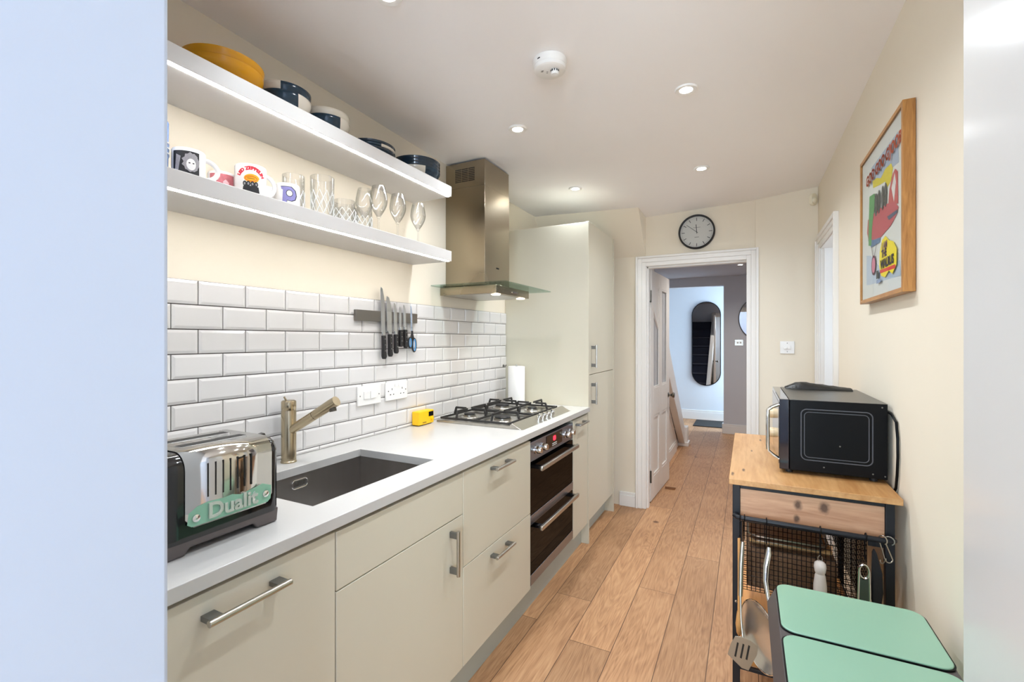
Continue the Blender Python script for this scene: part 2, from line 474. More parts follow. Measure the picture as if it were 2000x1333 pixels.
# back wall with the hall doorway
b = B().box(WX, -0.735, BY, BY + 0.06, 0, 2.6).box(0.037, RX, BY, BY + 0.06, 0, 2.6).box(-0.735, 0.037, BY, BY + 0.06, 1.962, 2.6)
struct('wall_back', b, CREAM)
b = B().box(WX, -0.735, BY + 0.06, BY + 0.12, 0, 2.6).box(0.037, 0.9, BY + 0.06, BY + 0.12, 0, 2.6).box(-0.735, 0.037, BY + 0.06, BY + 0.12, 1.962, 2.6)
struct('wall_hall_south', b, GREYW)
# sloping stair boxing above the tall cabinet
struct('wall_stair_boxing', B().px([(3.50, 2.5), (3.50, 2.372), (BY, 2.028), (BY, 2.5)], WX, -0.722), CREAM)
# vertical boxing step right of the hall door
struct('trim_1', B().box(0.058, RX, BY - 0.006, BY, 0.0, 2.5), CREAM, bevel=0.002)
# near wall: left pier whose end face fills the left of the picture
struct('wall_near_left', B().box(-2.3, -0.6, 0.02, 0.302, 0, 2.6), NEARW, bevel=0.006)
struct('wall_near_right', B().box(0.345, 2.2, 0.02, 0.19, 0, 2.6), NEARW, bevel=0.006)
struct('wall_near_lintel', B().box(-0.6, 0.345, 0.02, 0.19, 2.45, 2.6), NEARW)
# unseen room added behind the camera, its windows supplying daylight
struct('wall_dining_left', B().box(-2.4, -2.3, -3.2, 0.302, 0, 2.6), NEARW)
struct('wall_dining_right', B().box(2.2, 2.3, -3.2, 0.19, 0, 2.6), NEARW)
struct('wall_dining_back', B().box(-2.3, -1.5, -3.2, -3.1, 0, 2.6).box(-0.22, 0.50, -3.2, -3.1, 0, 2.6).box(1.9, 2.2, -3.2, -3.1, 0, 2.6).box(-1.5, -0.22, -3.2, -3.1, 0, 0.35).box(0.50, 1.9, -3.2, -3.1, 0, 0.35).box(-1.5, -0.22, -3.2, -3.1, 2.35, 2.6).box(0.50, 1.9, -3.2, -3.1, 2.35, 2.6), NEARW)  # wall between the windows added so the round mirror reflects no window
struct('ceiling_dining', B().box(-2.4, 2.3, -3.2, 0.06, 2.55, 2.65), WHITEC)
for wi, (wa, wb_) in enumerate(((-1.5, -0.22), (0.50, 1.9))):  # unseen windows added to let daylight in
    wb = B()
    for xx in (wa, (wa + wb_) / 2 - 0.03, wb_ - 0.06): wb.box(xx, xx + 0.06, -3.19, -3.13, 0.35, 2.35)
    wb.box(wa, wb_, -3.19, -3.13, 0.35, 0.42).box(wa, wb_, -3.19, -3.13, 2.28, 2.35)
    struct('window_%d' % (1 if wi == 0 else 3), wb, TRIMW, bevel=0.004)

# hall beyond the door
struct('ceiling_hall', B().box(WX, 0.9, BY + 0.12, 8.44, 2.272, 2.4), mat('grey_hall_ceiling', (196, 196, 200), 0.9))
struct('wall_hall_left', B().box(WX - 0.1, WX, BY + 0.06, 8.6, 0, 2.6), GREYW)
struct('wall_hall_right', B().box(0.9, 1.0, BY + 0.12, 7.47, 0, 2.6).box(0.9, 1.0, 7.47, 7.55, 0, 2.6).box(0.9, 1.0, 8.35, 8.6, 0, 2.6).box(0.9, 1.0, 7.55, 8.35, 2.1, 2.6), GREYW)
struct('wall_hall_cross', B().box(-0.295, 0.9, 7.35, 7.47, 0, 2.4).box(WX, -0.295, 7.35, 7.47, 2.136, 2.4), GREYW)
struct('wall_hall_end', B().box(WX, 1.0, 8.44, 8.54, 0, 2.6), HALLW)
struct('window_2', B().box(0.93, 0.97, 7.55, 7.61, 0.05, 2.1).box(0.93, 0.97, 8.29, 8.35, 0.05, 2.1).box(0.93, 0.97, 7.55, 8.35, 2.02, 2.1).box(0.93, 0.97, 7.55, 8.35, 0.0, 0.12), TRIMW)
def skirt(name, x0, x1, y0, y1, h=0.12):
    b = B().box(x0, x1, y0, y1, 0, h * 0.8)
    d = 0.006
    b.box(x0 + (d if x1 - x0 < 0.05 else 0), x1 - (0 if x1 - x0 < 0.05 else 0), y0 + (d if y1 - y0 < 0.05 else 0), y1, h * 0.8, h)
    return struct(name, b, TRIMW, bevel=0.003)
skirt('baseboard_hall_end', WX, 0.9, 8.42, 8.44, 0.16)
skirt('baseboard_hall_cross', -0.31, 0.9, 7.33, 7.35, 0.14)
struct('baseboard_hall_return', B().box(-0.315, -0.295, 7.35, 7.47, 0, 0.14), TRIMW, bevel=0.003)
skirt('baseboard_back', -0.93, -0.80, 3.78, BY, 0.115)
# side room seen through the right doorway
struct('wall_side_room', B().box(0.56, 1.9, 4.3, 4.4, 0, 2.6).box(0.56, 1.9, 2.3, 2.4, 0, 2.6).box(1.8, 1.9, 2.4, 4.3, 0, 0.9).box(1.8, 1.9, 2.4, 2.7, 0.9, 2.6).box(1.8, 1.9, 3.9, 4.3, 0.9, 2.6).box(1.8, 1.9, 2.7, 3.9, 2.1, 2.6), HALLW)
struct('ceiling_side_room', B().box(0.56, 1.9, 2.4, 4.3, 2.5, 2.6), WHITEC)

# door casings (stepped architraves)
def casing_back(name, x0, x1, zt, y, w=0.085, side=-1):
    """architrave round an opening in a wall facing side*Y"""
    b = B()
    for (o0, o1, th) in ((0.0, 0.03, 0.010), (0.03, 0.062, 0.016), (0.062, w, 0.026)):
        ya, yb = sorted((y, y + side * th))
        b.box(x0 - o1, x0 - o0, ya, yb, 0, zt + o1).box(x1 + o0, x1 + o1, ya, yb, 0, zt + o1).box(x0 - o0, x1 + o0, ya, yb, zt + o0, zt + o1)
    return struct(name, b, TRIMW, bevel=0.002)
casing_back('trim_2', -0.719, -0.0, 1.945, BY, 0.078)
casing_back('trim_3', -0.719, 0.021, 1.945, BY + 0.12, 0.078, 1)
# door lining and stop
b = B().box(-0.735, -0.715, BY, BY + 0.12, 0, 1.962).box(0.017, 0.037, BY, BY + 0.12, 0, 1.962).box(-0.735, 0.037, BY, BY + 0.12, 1.942, 1.962)
b.box(-0.715, -0.703, BY + 0.02, BY + 0.075, 0, 1.942).box(0.005, 0.017, BY + 0.02, BY + 0.075, 0, 1.942).box(-0.715, 0.017, BY + 0.02, BY + 0.075, 1.93, 1.942)
struct('trim_4', b, TRIMW, bevel=0.0015)
b = B()
for (o0, o1, th) in ((0.0, 0.03, 0.010), (0.03, 0.055, 0.016), (0.055, 0.078, 0.024)):
    b.box(RX - th, RX, 3.075 - o1, 3.075 - o0, 0, 1.97 + o1).box(RX - th, RX, 3.695 + o0, min(3.695 + o1, BY - 0.007), 0, 1.97 + o1).box(RX - th, RX, 3.075 - o0, 3.695 + o0, 1.97 + o0, 1.97 + o1)
struct('trim_5', b, TRIMW, bevel=0.002)
b = B().box(RX, RX + 0.12, 3.06, 3.08, 0, 1.985).box(RX, RX + 0.12, 3.69, 3.71, 0, 1.985).box(RX, RX + 0.12, 3.08, 3.69, 1.965, 1.985)
b.box(RX + 0.02, RX + 0.08, 3.672, 3.69, 0, 1.965)
struct('trim_6', b, TRIMW, bevel=0.0015)

# door_1: open white gloss leaf beside the camera
d1 = struct('door_1', B().box(0.30, 0.34, 0.20, 0.9593, 0.005, 2.10), GLOSSW, bevel=0.003)
# door_3: leaf of the right doorway, opened into the side room
d3 = struct('door_3', B().box(0.585, 1.15, 3.655, 3.695, 0.01, 1.955), TRIMW, bevel=0.003)
hb = B().box(0.562, 0.602, 3.648, 3.655, 1.69, 1.80).box(0.562, 0.602, 3.648, 3.655, 0.2, 0.31)
hb.cyl((0.562, 3.65, 1.69), (0.562, 3.65, 1.80), 0.006, 10)
part('hinge', hb, STEEL, d3, 0.0008)

# door_2: half glazed panel door standing open into the hall
d2 = bpy.data.objects.new('door_2', None); COL.objects.link(d2); d2['kind'] = 'structure'
d2.location = (-0.709, 3.955, 0.006); d2.rotation_euler = (0, 0, math.atan2(-0.042, 0.74))
# local: y runs along the leaf, x thickness to -x
LW, LH, TH = 0.742, 1.935, 0.038
b = B()
b.box(-TH, 0, 0, 0.10, 0, LH).box(-TH, 0, LW - 0.10, LW, 0, LH).box(-TH, 0, 0.32, 0.422, 0, LH)
for za, zb in ((0, 0.19), (0.70, 0.94), (LH - 0.13, LH)): b.box(-TH, 0, 0.10, 0.32, za, zb).box(-TH, 0, 0.422, LW - 0.10, za, zb)
leafm = part('leaf', b, TRIMW, d2, 0.004, local=True)
b = B()
for ya, yb in ((0.10, 0.32), (0.422, LW - 0.10)):
    b.box(-TH + 0.012, -0.012, ya, yb, 0.19, 0.70)
    # bolection mould
    for xx in (-0.012, -TH + 0.002):
        b.box(xx, xx + 0.01, ya, ya + 0.018, 0.19, 0.70).box(xx, xx + 0.01, yb - 0.018, yb, 0.19, 0.70).box(xx, xx + 0.01, ya, yb, 0.19, 0.208).box(xx, xx + 0.01, ya, yb, 0.682, 0.70)
part('lower_panel', b, TRIMW, d2, 0.002, local=True)
for ya, yb in ((0.10, 0.32), (0.422, LW - 0.10)):
    part('glass_pane', B().box(-TH / 2 - 0.002, -TH / 2 + 0.002, ya, yb, 0.94, LH - 0.13), GLASSF, d2, local=True)
    b = B()
    for xx in (-0.014, -TH + 0.002):
        b.box(xx, xx + 0.012, ya, ya + 0.012, 0.94, LH - 0.13).box(xx, xx + 0.012, yb - 0.012, yb, 0.94, LH - 0.13).box(xx, xx + 0.012, ya, yb, 0.94, 0.952).box(xx, xx + 0.012, ya, yb, LH - 0.142, LH - 0.13)
    part('glazing_bead', b, TRIMW, d2, 0.002, local=True)
for s in (1, -1):
    xo = 0 if s > 0 else -TH
    M = Matrix.Translation((xo, LW - 0.055, 0.82)) @ Matrix.Rotation(R(90) * s, 4, 'Y')
    k = B().lathe([(0, 0), (0.024, 0), (0.024, 0.004), (0.010, 0.008), (0.009, 0.026), (0.020, 0.034), (0.026, 0.046), (0.022, 0.058), (0, 0.062)], n=24, M=M)
    part('door_knob', k, mat('aged_chrome', (120, 116, 108), 0.15, 1.0), d2, local=True, label='dark chrome round knob')
for z in (1.66, 0.16):
    h = B().box(-TH + 0.004, -0.004, -0.0025, 0, z, z + 0.10).cyl((0.003, -0.004, z), (0.003, -0.004, z + 0.10), 0.006, 10)
    for q in (0.02, 0.05, 0.08): h.cyl((-0.018, -0.0035, z + q), (-0.018, -0.002, z + q), 0.004, 10)
    part('hinge', h, mat('worn_steel', (130, 126, 118), 0.4, 0.9, var=0.2, scale=50), d2, local=True)

# staircase in the hall (its carpet shows in the long mirror)
st = thing('staircase', (-1.17, 6.25, 0), 'staircase with dark navy carpet and white boxed string beyond the open door', 'stairs')
b = B()
GO = 0.255; prev = None
for i in range(9):
    ya = 6.25 - GO * i
    b.box(WX + 0.005, -0.79, ya - GO - 0.0, ya, 0.0 if i == 0 else 0.2 * i - 0.02, 0.2 * (i + 1))
    b.tube([(WX + 0.005, ya + 0.012, 0.2 * (i + 1) - 0.014), (-0.79, ya + 0.012, 0.2 * (i + 1) - 0.014)], 0.014, 10)
part('carpet', b, CARPET, st)
sl = 0.785
def zst(y): return 0.258 + (6.222 - y) * sl
b = B().px([(6.25, 0.02), (6.25, zst(6.25)), (3.95, zst(3.95)), (3.95, zst(3.95) - 0.36)], -0.775, -0.70)
part('string_board', b, TRIMW, st, 0.004)
b = B().px([(6.2, 0.0), (6.2, 0.02), (3.95, zst(3.95) - 0.30), (3.95, 0.0)], -0.80, -0.775)
part('spandrel_panel', b, TRIMW, st)
part('newel_block', B().box(-0.79, -0.672, 6.25, 6.40, 0, 0.24).box(-0.80, -0.655, 6.23, 6.415, 0, 0.05), TRIMW, st, 0.004)
part('skirting', B().box(-0.775, -0.757, 3.95, 5.95, 0, 0.11).box(-0.775, -0.762, 3.95, 5.95, 0.11, 0.13), TRIMW, st, 0.003)

# tiled splashback, each tile bevelled
PY, PZ, TY0, TTOP = 0.156, 0.0775, 0.862, 1.546
b = B(); b.mi = 0
b.box(WX, WX + 0.004, 0.302, 2.97, 0.91, TTOP)
b.mi = 1
gx0, gx1 = WX + 0.004, WX + 0.0105
for r_ in range(9):
    z1 = TTOP - PZ * r_ - 0.0016; z0 = TTOP - PZ * (r_ + 1) + 0.0016
    z0 = max(z0, 0.911)
    if z1 - z0 < 0.006: continue
    off = 0 if r_ % 2 == 0 else PY / 2
    k = -5
    while True:
        ya = TY0 + off + PY * k + 0.0016; yb = ya + PY - 0.0032; k += 1
        if yb < 0.303: continue
        if ya > 2.968: break
        ca, cb_ = max(ya, 0.303), min(yb, 2.969)
        if cb_ - ca < 0.004: continue
        bv = 0.009
        ia = ca + (bv if ca == ya else 0); ib = cb_ - (bv if cb_ == yb else 0)
        iz0, iz1 = z0 + min(bv, (z1 - z0) * 0.4), z1 - min(bv, (z1 - z0) * 0.4)
        if ib <= ia: ia = ib = (ca + cb_) / 2
        xe = gx1 - 0.0028
        V = [b.bm.verts.new(p) for p in ((gx0, ca, z0), (gx0, cb_, z0), (gx0, cb_, z1), (gx0, ca, z1), (xe, ca, z0), (xe, cb_, z0), (xe, cb_, z1), (xe, ca, z1), (gx1, ia, iz0), (gx1, ib, iz0), (gx1, ib, iz1), (gx1, ia, iz1))]
        for a, c in ((0, 4), (4, 8)):
            for j in range(4): b._f([V[a + j], V[a + (j + 1) % 4], V[c + (j + 1) % 4], V[c + j]])
        b._f(V[8:12])
struct('wall_tiling', b, [GROUT, TILE], sharp=12)

# ================================================================== BASE UNITS
def handle(parent, y, z, length, vertical=False, x=-0.94, out=0.034, r=0.0068):
    """bar handle along y (or z) fixed to the front at x"""
    xb = x + out
    if vertical:
        bar = B().cyl((xb, y, z), (xb, y, z + length), r, 18)
        posts = [B().box(x, xb - 0.002, y - 0.005, y + 0.005, q, q + 0.022) for q in (z + 0.006, z + length - 0.006 - 0.022)]
    else:
        bar = B().cyl((xb, y, z), (xb, y + length, z), r, 18)
        posts = [B().box(x, xb - 0.002, q, q + 0.026, z - 0.0055, z + 0.0055) for q in (y + 0.004, y + length - 0.004 - 0.026)]
    h = part('handle', bar, STEEL, parent, 0.001, label='brushed steel bar handle')
    for p_ in posts: part('handle_post', p_, POSTG, h, 0.0008)
    return h

FX0, FX1 = -0.96, -0.94
def front(parent, name, y0, y1, z0, z1):
    return part(name, B().box(FX0, FX1, y0 + 0.0015, y1 - 0.0015, z0, z1), SAGE, parent, 0.0015)
CARC = mat('pale_carcass', (180, 176, 160), 0.6)

dw = thing('dishwasher', (-1.25, 0.56, 0), 'integrated dishwasher behind a plain sage front with one long horizontal bar handle, below the toaster', 'dishwasher')
part('body', B().box(-1.53, FX0 - 0.002, 0.315, 0.853, 0.145, 0.878), CARC, dw)
f = front(dw, 'door', 0.31, 0.856, 0.14, 0.866); handle(f, 0.522, 0.820, 0.178)

sc = thing('sink_cabinet', (-1.25, 1.155, 0), 'sage sink cabinet with a blank top panel and one door with a vertical handle', 'cabinet')
b = B().box(-1.54, FX0 - 0.002, 0.858, 0.8645, 0.145, 0.878).box(-1.54, FX0 - 0.002, 1.447, 1.4535, 0.145, 0.878).box(-1.54, FX0 - 0.002, 0.8645, 1.447, 0.145, 0.163)
part('carcass', b, CARC, sc)
front(sc, 'top_panel', 0.857, 1.4545, 0.712, 0.864)
f = front(sc, 'door', 0.857, 1.4545, 0.14, 0.7085); handle(f, 1.372, 0.522, 0.16, True)

dc = thing('drawer_cabinet', (-1.25, 1.756, 0), 'sage cabinet with two deep drawers left of the double oven', 'cabinet')
part('carcass', B().box(-1.54, FX0 - 0.002, 1.458, 2.056, 0.145, 0.878), CARC, dc)
f = front(dc, 'drawer', 1.4555, 2.058, 0.511, 0.864); handle(f, 1.655, 0.828, 0.165)
f = front(dc, 'drawer', 1.4555, 2.058, 0.14, 0.508); handle(f, 1.655, 0.466, 0.165)

nc = thing('narrow_cabinet', (-1.25, 2.82, 0), 'narrow sage cabinet between the double oven and the tall larder unit', 'cabinet')
part('carcass', B().box(-1.54, FX0 - 0.002, 2.684, 2.966, 0.145, 0.878), CARC, nc)
f = front(nc, 'door', 2.681, 2.968, 0.14, 0.864); handle(f, 2.715, 0.832, 0.17)

tc_ = thing('tall_cabinet', (-1.25, 3.3, 0), 'floor to head height sage larder cabinet at the end of the worktop', 'cabinet')
part('end_panel', B().box(WX + 0.001, -0.935, 2.971, 2.99, 0.0, 2.141), SAGE, tc_, 0.0012)
part('carcass', B().box(-1.54, FX0 - 0.002, 2.991, 3.618, 0.145, 2.13), CARC, tc_)
part('end_panel', B().box(-1.54, -0.935, 3.619, 3.637, 0.0, 2.150), SAGE, tc_, 0.0012)
f = front(tc_, 'door', 2.9905, 3.6185, 0.145, 1.1185); handle(f, 3.055, 0.918, 0.15, True)
f = front(tc_, 'door', 2.9905, 3.6185, 1.1225, 2.150); handle(f, 3.055, 1.166, 0.155, True)

solo('plinth', B().box(-1.0, -0.985, 0.31, 2.97, 0.0, 0.138), SAGED, (-0.99, 1.6, 0), 'long sage plinth board under the base cabinets and oven', 'plinth', bevel=0.001)
solo('plinth', B().box(-1.02, -1.005, 2.992, 3.617, 0.0, 0.142), SAGED, (-1.01, 3.3, 0), 'short recessed plinth board under the tall larder cabinet', 'plinth', bevel=0.001)

# ---- double oven
ov = thing('double_oven', (-1.25, 2.37, 0), 'built-in black and steel double oven with a glowing red display', 'oven')
OY0, OY1 = 2.062, 2.677
b = B()
b.box(-1.50, -1.49, OY0 + 0.02, OY1 - 0.02, 0.16, 0.85).box(-1.49, -0.965, OY0 + 0.005, OY0 + 0.02, 0.16, 0.85).box(-1.49, -0.965, OY1 - 0.02, OY1 - 0.005, 0.16, 0.85)
for z in (0.16, 0.455, 0.75, 0.84): b.box(-1.49, -0.965, OY0 + 0.02, OY1 - 0.02, z, z + 0.012)
part('cavity', b, MATTB, ov)
part('control_panel', B().box(-0.965, -0.942, OY0, OY1, 0.757, 0.853), mat('blue_grey_steel', (150, 154, 168), 0.26, 1.0, var=0.04), ov, 0.0015)
disp = part('display_panel', B().box(-0.9415, -0.940, OY0 + 0.20, OY1 - 0.185, 0.775, 0.845), BLACK, ov)
rd = mat('red_display', (200, 20, 30), 0.4, emis=(255, 30, 50), estr=2.2)
part('red_indicator', B().px(rrect(OY0 + 0.292, OY0 + 0.332, 0.806, 0.832, 0.011), -0.9399, -0.9392), rd, disp)
part('display_button', B().box(-0.940, -0.9385, OY0 + 0.28, OY0 + 0.345, 0.790, 0.794).box(-0.940, -0.9385, OY0 + 0.28, OY0 + 0.345, 0.781, 0.784), PLASW, disp)
for yy in (OY0 + 0.065, OY0 + 0.142, OY1 - 0.13, OY1 - 0.055):
    M = Matrix.Translation((-0.942, yy, 0.806)) @ Matrix.Rotation(R(90), 4, 'Y')
    part('control_knob', B().lathe([(0, 0), (0.021, 0), (0.021, 0.005), (0.018, 0.007), (0.0165, 0.030), (0.014, 0.033), (0, 0.033)], n=28, M=M), CHROME, ov)
for i, (z0, z1, zh) in enumerate(((0.497, 0.750, 0.722), (0.205, 0.447, 0.428))):
    b = B().box(-0.962, -0.943, OY0, OY0 + 0.095, z0, z1).box(-0.962, -0.943, OY1 - 0.085, OY1, z0, z1).box(-0.962, -0.943, OY0 + 0.095, OY1 - 0.085, z1 - 0.055, z1).box(-0.962, -0.943, OY0 + 0.095, OY1 - 0.085, z0, z0 + 0.03)
    dr = part('oven_door', b, BLACK, ov)
    part('window', B().box(-0.9435, -0.942, OY0 + 0.001, OY1 - 0.001, z0 + 0.001, z1 - 0.001), GLASSD, dr)
    h = part('oven_handle', B().box(-0.908, -0.892, OY0 + 0.035, OY1 - 0.02, zh - 0.012, zh + 0.012), STEEL, dr, 0.005, 3)
    part('handle_post', B().box(-0.942, -0.906, OY0 + 0.05, OY0 + 0.075, zh - 0.008, zh + 0.008), BLACK, h, 0.001)
    part('handle_post', B().box(-0.942, -0.906, OY1 - 0.06, OY1 - 0.035, zh - 0.008, zh + 0.008), BLACK, h, 0.001)
    rk = B()
    for zz in (z0 + 0.075, z0 + 0.13):
        rk.cyl((-0.99, OY0 + 0.03, zz), (-0.99, OY1 - 0.03, zz), 0.0025, 8).cyl((-1.45, OY0 + 0.03, zz), (-1.45, OY1 - 0.03, zz), 0.0025, 8)
        for q in range(15):
            yq = OY0 + 0.05 + q * 0.037; rk.cyl((-0.99, yq, zz), (-1.45, yq, zz), 0.0015, 6)
    part('oven_rack', rk, STEEL, ov)
part('trim_band', B().box(-0.962, -0.940, OY0, OY1, 0.449, 0.495), mat('blue_grey_steel', (0, 0, 0)), ov, 0.001)
part('bottom_trim', B().box(-0.962, -0.940, OY0, OY1, 0.152, 0.203), mat('blue_grey_steel', (0, 0, 0)), ov, 0.001)

# ---- worktop with the sink cut-out
SX0, SX1, SY0, SY1 = -1.413, -1.043, 0.872, 1.414
b = B()
xs = [WX + 0.0005, SX0, SX1, -0.925]; ys = [0.304, SY0, SY1, 2.970]
vt = [[b.bm.verts.new((x, y, 0.91)) for y in ys] for x in xs]; vb = [[b.bm.verts.new((x, y, 0.88)) for y in ys] for x in xs]
for i in range(3):
    for j in range(3):
        if (i, j) == (1, 1): continue
        b._f([vt[i][j], vt[i + 1][j], vt[i + 1][j + 1], vt[i][j + 1]]); b._f([vb[i][j], vb[i][j + 1], vb[i + 1][j + 1], vb[i + 1][j]])
for k in range(3):
    for i in (0, 3): b._f([vt[i][k], vt[i][k + 1], vb[i][k + 1], vb[i][k]])
    for j in (0, 3): b._f([vt[k][j], vt[k + 1][j], vb[k + 1][j], vb[k][j]])
for (p, q) in (((1, 1), (2, 1)), ((2, 1), (2, 2)), ((2, 2), (1, 2)), ((1, 2), (1, 1))):
    b._f([vt[p[0]][p[1]], vt[q[0]][q[1]], vb[q[0]][q[1]], vb[p[0]][p[1]]])
solo('worktop', b, STONE, (-1.24, 1.6, 0.88), 'long white stone worktop along the left wall', 'worktop', bevel=0.0015)

# ---- sink
sk = thing('sink', (-1.228, 1.143, 0.70), 'undermounted rectangular steel sink set in the white worktop', 'sink')
b = B(); d = 0.004
b.box(SX0 - d, SX1 + d, SY0 - d, SY1 + d, 0.694, 0.70)
for (xa, xb, ya, yb) in ((SX0 - d - 0.002, SX0 - d, SY0 - d, SY1 + d), (SX1 + d, SX1 + d + 0.002, SY0 - d, SY1 + d), (SX0 - d, SX1 + d, SY0 - d - 0.002, SY0 - d), (SX0 - d, SX1 + d, SY1 + d, SY1 + d + 0.002)):
    b.box(xa, xb, ya, yb, 0.694, 0.8795)
part('basin', b, SINKST, sk)
b = B().lathe([(0, 0.0008), (0.020, 0.0008), (0.040, 0.002), (0.044, 0.0008), (0.044, 0)], (-1.228, 1.15, 0.7001), 32)
part('waste', b, CHROME, sk)
b = B()
ring = [(SX0 - d + 0.003, yy, zz) for (yy, zz) in rrect(1.095, 1.160, 0.833, 0.863, 0.013, 5)]
b.tube(ring, 0.0018, 6, closed=True)
for q in range(8): b.box(SX0 - d, SX0 - d + 0.0018, 1.104 + q * 0.0063, 1.1065 + q * 0.0063, 0.839, 0.857)
part('overflow', b, CHROME, sk)

# ---- tap
TX, TYY = -1.496, 1.145
tp = thing('tap', (TX, TYY, 0.91), 'brushed steel mixer tap with angled pull-out spout behind the sink', 'tap')
part('body', B().lathe([(0, 0), (0.0275, 0), (0.0275, 0.005), (0.0255, 0.007), (0.0255, 0.188), (0.0245, 0.190), (0.0245, 0.1915), (0.0255, 0.193), (0.0255, 0.222), (0.0235, 0.225), (0, 0.225)], (TX, TYY, 0.91), 36), STEELW, tp)
sd = Vector((0.30, 0.045, 0.175)).normalized()
p0 = Vector((TX + 0.008, TYY, 1.025)); L1 = 0.125; L2 = 0.235
sp_ = part('spout', B().tube([p0, p0 + sd * 0.02, p0 + sd * L1], [0.0155, 0.0165, 0.0170], 24).tube([p0 + sd * (L1 + 0.002), p0 + sd * L2 * 0.9, p0 + sd * L2], [0.0172, 0.0188, 0.0180], 24).tube([p0 + sd * (L1 - 0.001), p0 + sd * (L1 + 0.003)], 0.0150, 24), STEELW, tp)
pe = p0 + sd * (L2 - 0.022)
part('aerator', B().cyl(pe + Vector((0.002, 0, -0.012)), pe + Vector((0.006, 0, -0.026)), 0.0125, 18), mat('dark_nozzle', (90, 84, 74), 0.4, 0.8), sp_)
part('lever', B().tube([(TX - 0.003, TYY - 0.004, 1.130), (TX - 0.010, TYY - 0.012, 1.150)], [0.003, 0.0035], 10).cyl((TX, TYY, 1.1345), (TX, TYY, 1.137), 0.020, 24), STEELW, tp)

# ---- hob
hx0, hx1, hy0, hy1 = -1.505, -0.985, 2.065, 2.77
hb = thing('gas_hob', (-1.245, 2.42, 0.91), 'stainless four burner gas hob with black iron pan supports', 'hob')
b = B().py([(hx0, 0.9105), (hx0, 0.921), (hx1 - 0.075, 0.925), (hx1 - 0.062, 0.938), (hx1 - 0.015, 0.9125), (hx1, 0.9105)], hy0, hy1)
part('hob_plate', b, STEEL, hb, 0.0015)
BUR = [(-1.385, 2.21, 0.036), (-1.385, 2.60, 0.048), (-1.17, 2.20, 0.048), (-1.17, 2.585, 0.034)]
for (bx, by_, br) in BUR:
    bu = part('burner', B().lathe([(0, 0), (br + 0.016, 0), (br + 0.012, 0.005), (br, 0.007), (br, 0.015), (0, 0.016)], (bx, by_, 0.9235), 32), STEEL, hb)
    part('burner_cap', B().lathe([(0, 0), (br - 0.006, 0), (br - 0.004, 0.004), (br - 0.010, 0.008), (0, 0.009)], (bx, by_, 0.9395), 32), MATTB, bu)
def bar(b, p, q, t=0.0085, h=0.011):
    p = Vector(p); q = Vector(q); d_ = (q - p); L_ = d_.length; d_.normalize(); sdv = d_.cross(Vector((0, 0, 1))).normalized()
    u = d_.cross(sdv)
    vs = [b.bm.verts.new(c + sdv * sx_ * t / 2 + u * sz_ * h / 2) for c in (p, q) for sx_, sz_ in ((-1, -1), (1, -1), (1, 1), (-1, 1))]
    for f_ in ((0, 1, 2, 3), (7, 6, 5, 4), (0, 4, 5, 1), (1, 5, 6, 2), (2, 6, 7, 3), (3, 7, 4, 0)): b._f([vs[i] for i in f_])
for (ya, yb) in ((hy0 + 0.012, 2.395), (2.405, hy1 - 0.03)):
    b = B()
    xa, xb = hx0 + 0.02, hx1 - 0.085
    zf = 0.933; zt = 0.972
    for P_, Q_ in (((xa, ya, zf), (xb, ya, zf)), ((xb, ya, zf), (xb, yb, zf)), ((xb, yb, zf), (xa, yb, zf)), ((xa, yb, zf), (xa, ya, zf)), (((xa + xb) / 2, ya, zf), ((xa + xb) / 2, yb, zf))): bar(b, P_, Q_)
    for (bx, by_, br) in BUR:
        if not (ya < by_ < yb): continue
        mx_ = (xa + xb) / 2
        xl, xr = (xa, mx_) if bx < mx_ else (mx_, xb)
        for (p, dx, dy) in (((bx, ya), 0, 1), ((bx, yb), 0, -1), ((xl, by_), 1, 0), ((xr, by_), -1, 0)):
            L_ = abs((by_ - p[1]) if dy else (bx - p[0])) - 0.022
            e0 = (p[0] + dx * 0.012, p[1] + dy * 0.012)
            bar(b, (p[0], p[1], zf), (e0[0], e0[1], zt)); bar(b, (e0[0] - dx * 0.003, e0[1] - dy * 0.003, zt), (p[0] + dx * L_, p[1] + dy * L_, zt))
    part('pan_support', b, IRON, hb, 0.0012)
for q in range(4):
    ky = 2.36 + q * 0.062
    M = Matrix.Translation((hx1 - 0.040, ky, 0.925)) @ Matrix.Rotation(R(28), 4, 'Y')
    part('hob_knob', B().lathe([(0, 0), (0.017, 0), (0.017, 0.003), (0.013, 0.005), (0.0125, 0.020), (0.010, 0.022), (0, 0.022)], n=24, M=M), CHROME, hb)

# ---- cooker hood
ch = thing('cooker_hood', (-1.38, 2.38, 1.60), 'stainless chimney cooker hood with flat glass canopy over the hob', 'cooker hood')
part('chimney', B().box(WX + 0.001, -1.296, 2.2275, 2.5235, 1.668, 2.222), HOODST, ch, 0.0012)
cu = part('upper_chimney', B().box(WX + 0.001, -1.2985, 2.230, 2.521, 2.2225, 2.366), HOODST, ch, 0.001)
b = B()
for c_ in range(3):
    for r_ in range(8): b.box(-1.494 + c_ * 0.0445, -1.494 + c_ * 0.0445 + 0.040, 2.2285, 2.2302, 2.257 + r_ * 0.0098, 2.2615 + r_ * 0.0098)
part('vent_slot', b, BLACK, cu)
part('canopy_glass', B().box(WX + 0.001, -1.092, 2.083, 2.698, 1.6535, 1.6595), GLASSG, ch, 0.002)
b = B().box(WX + 0.001, -1.194, 2.172, 2.589, 1.6085, 1.6530)
hbdy = part('hood_body', b, HOODST, ch, 0.0015)
part('hood_top', B().box(WX + 0.001, -1.27, 2.20, 2.56, 1.6600, 1.6675), HOODST, ch, 0.001)
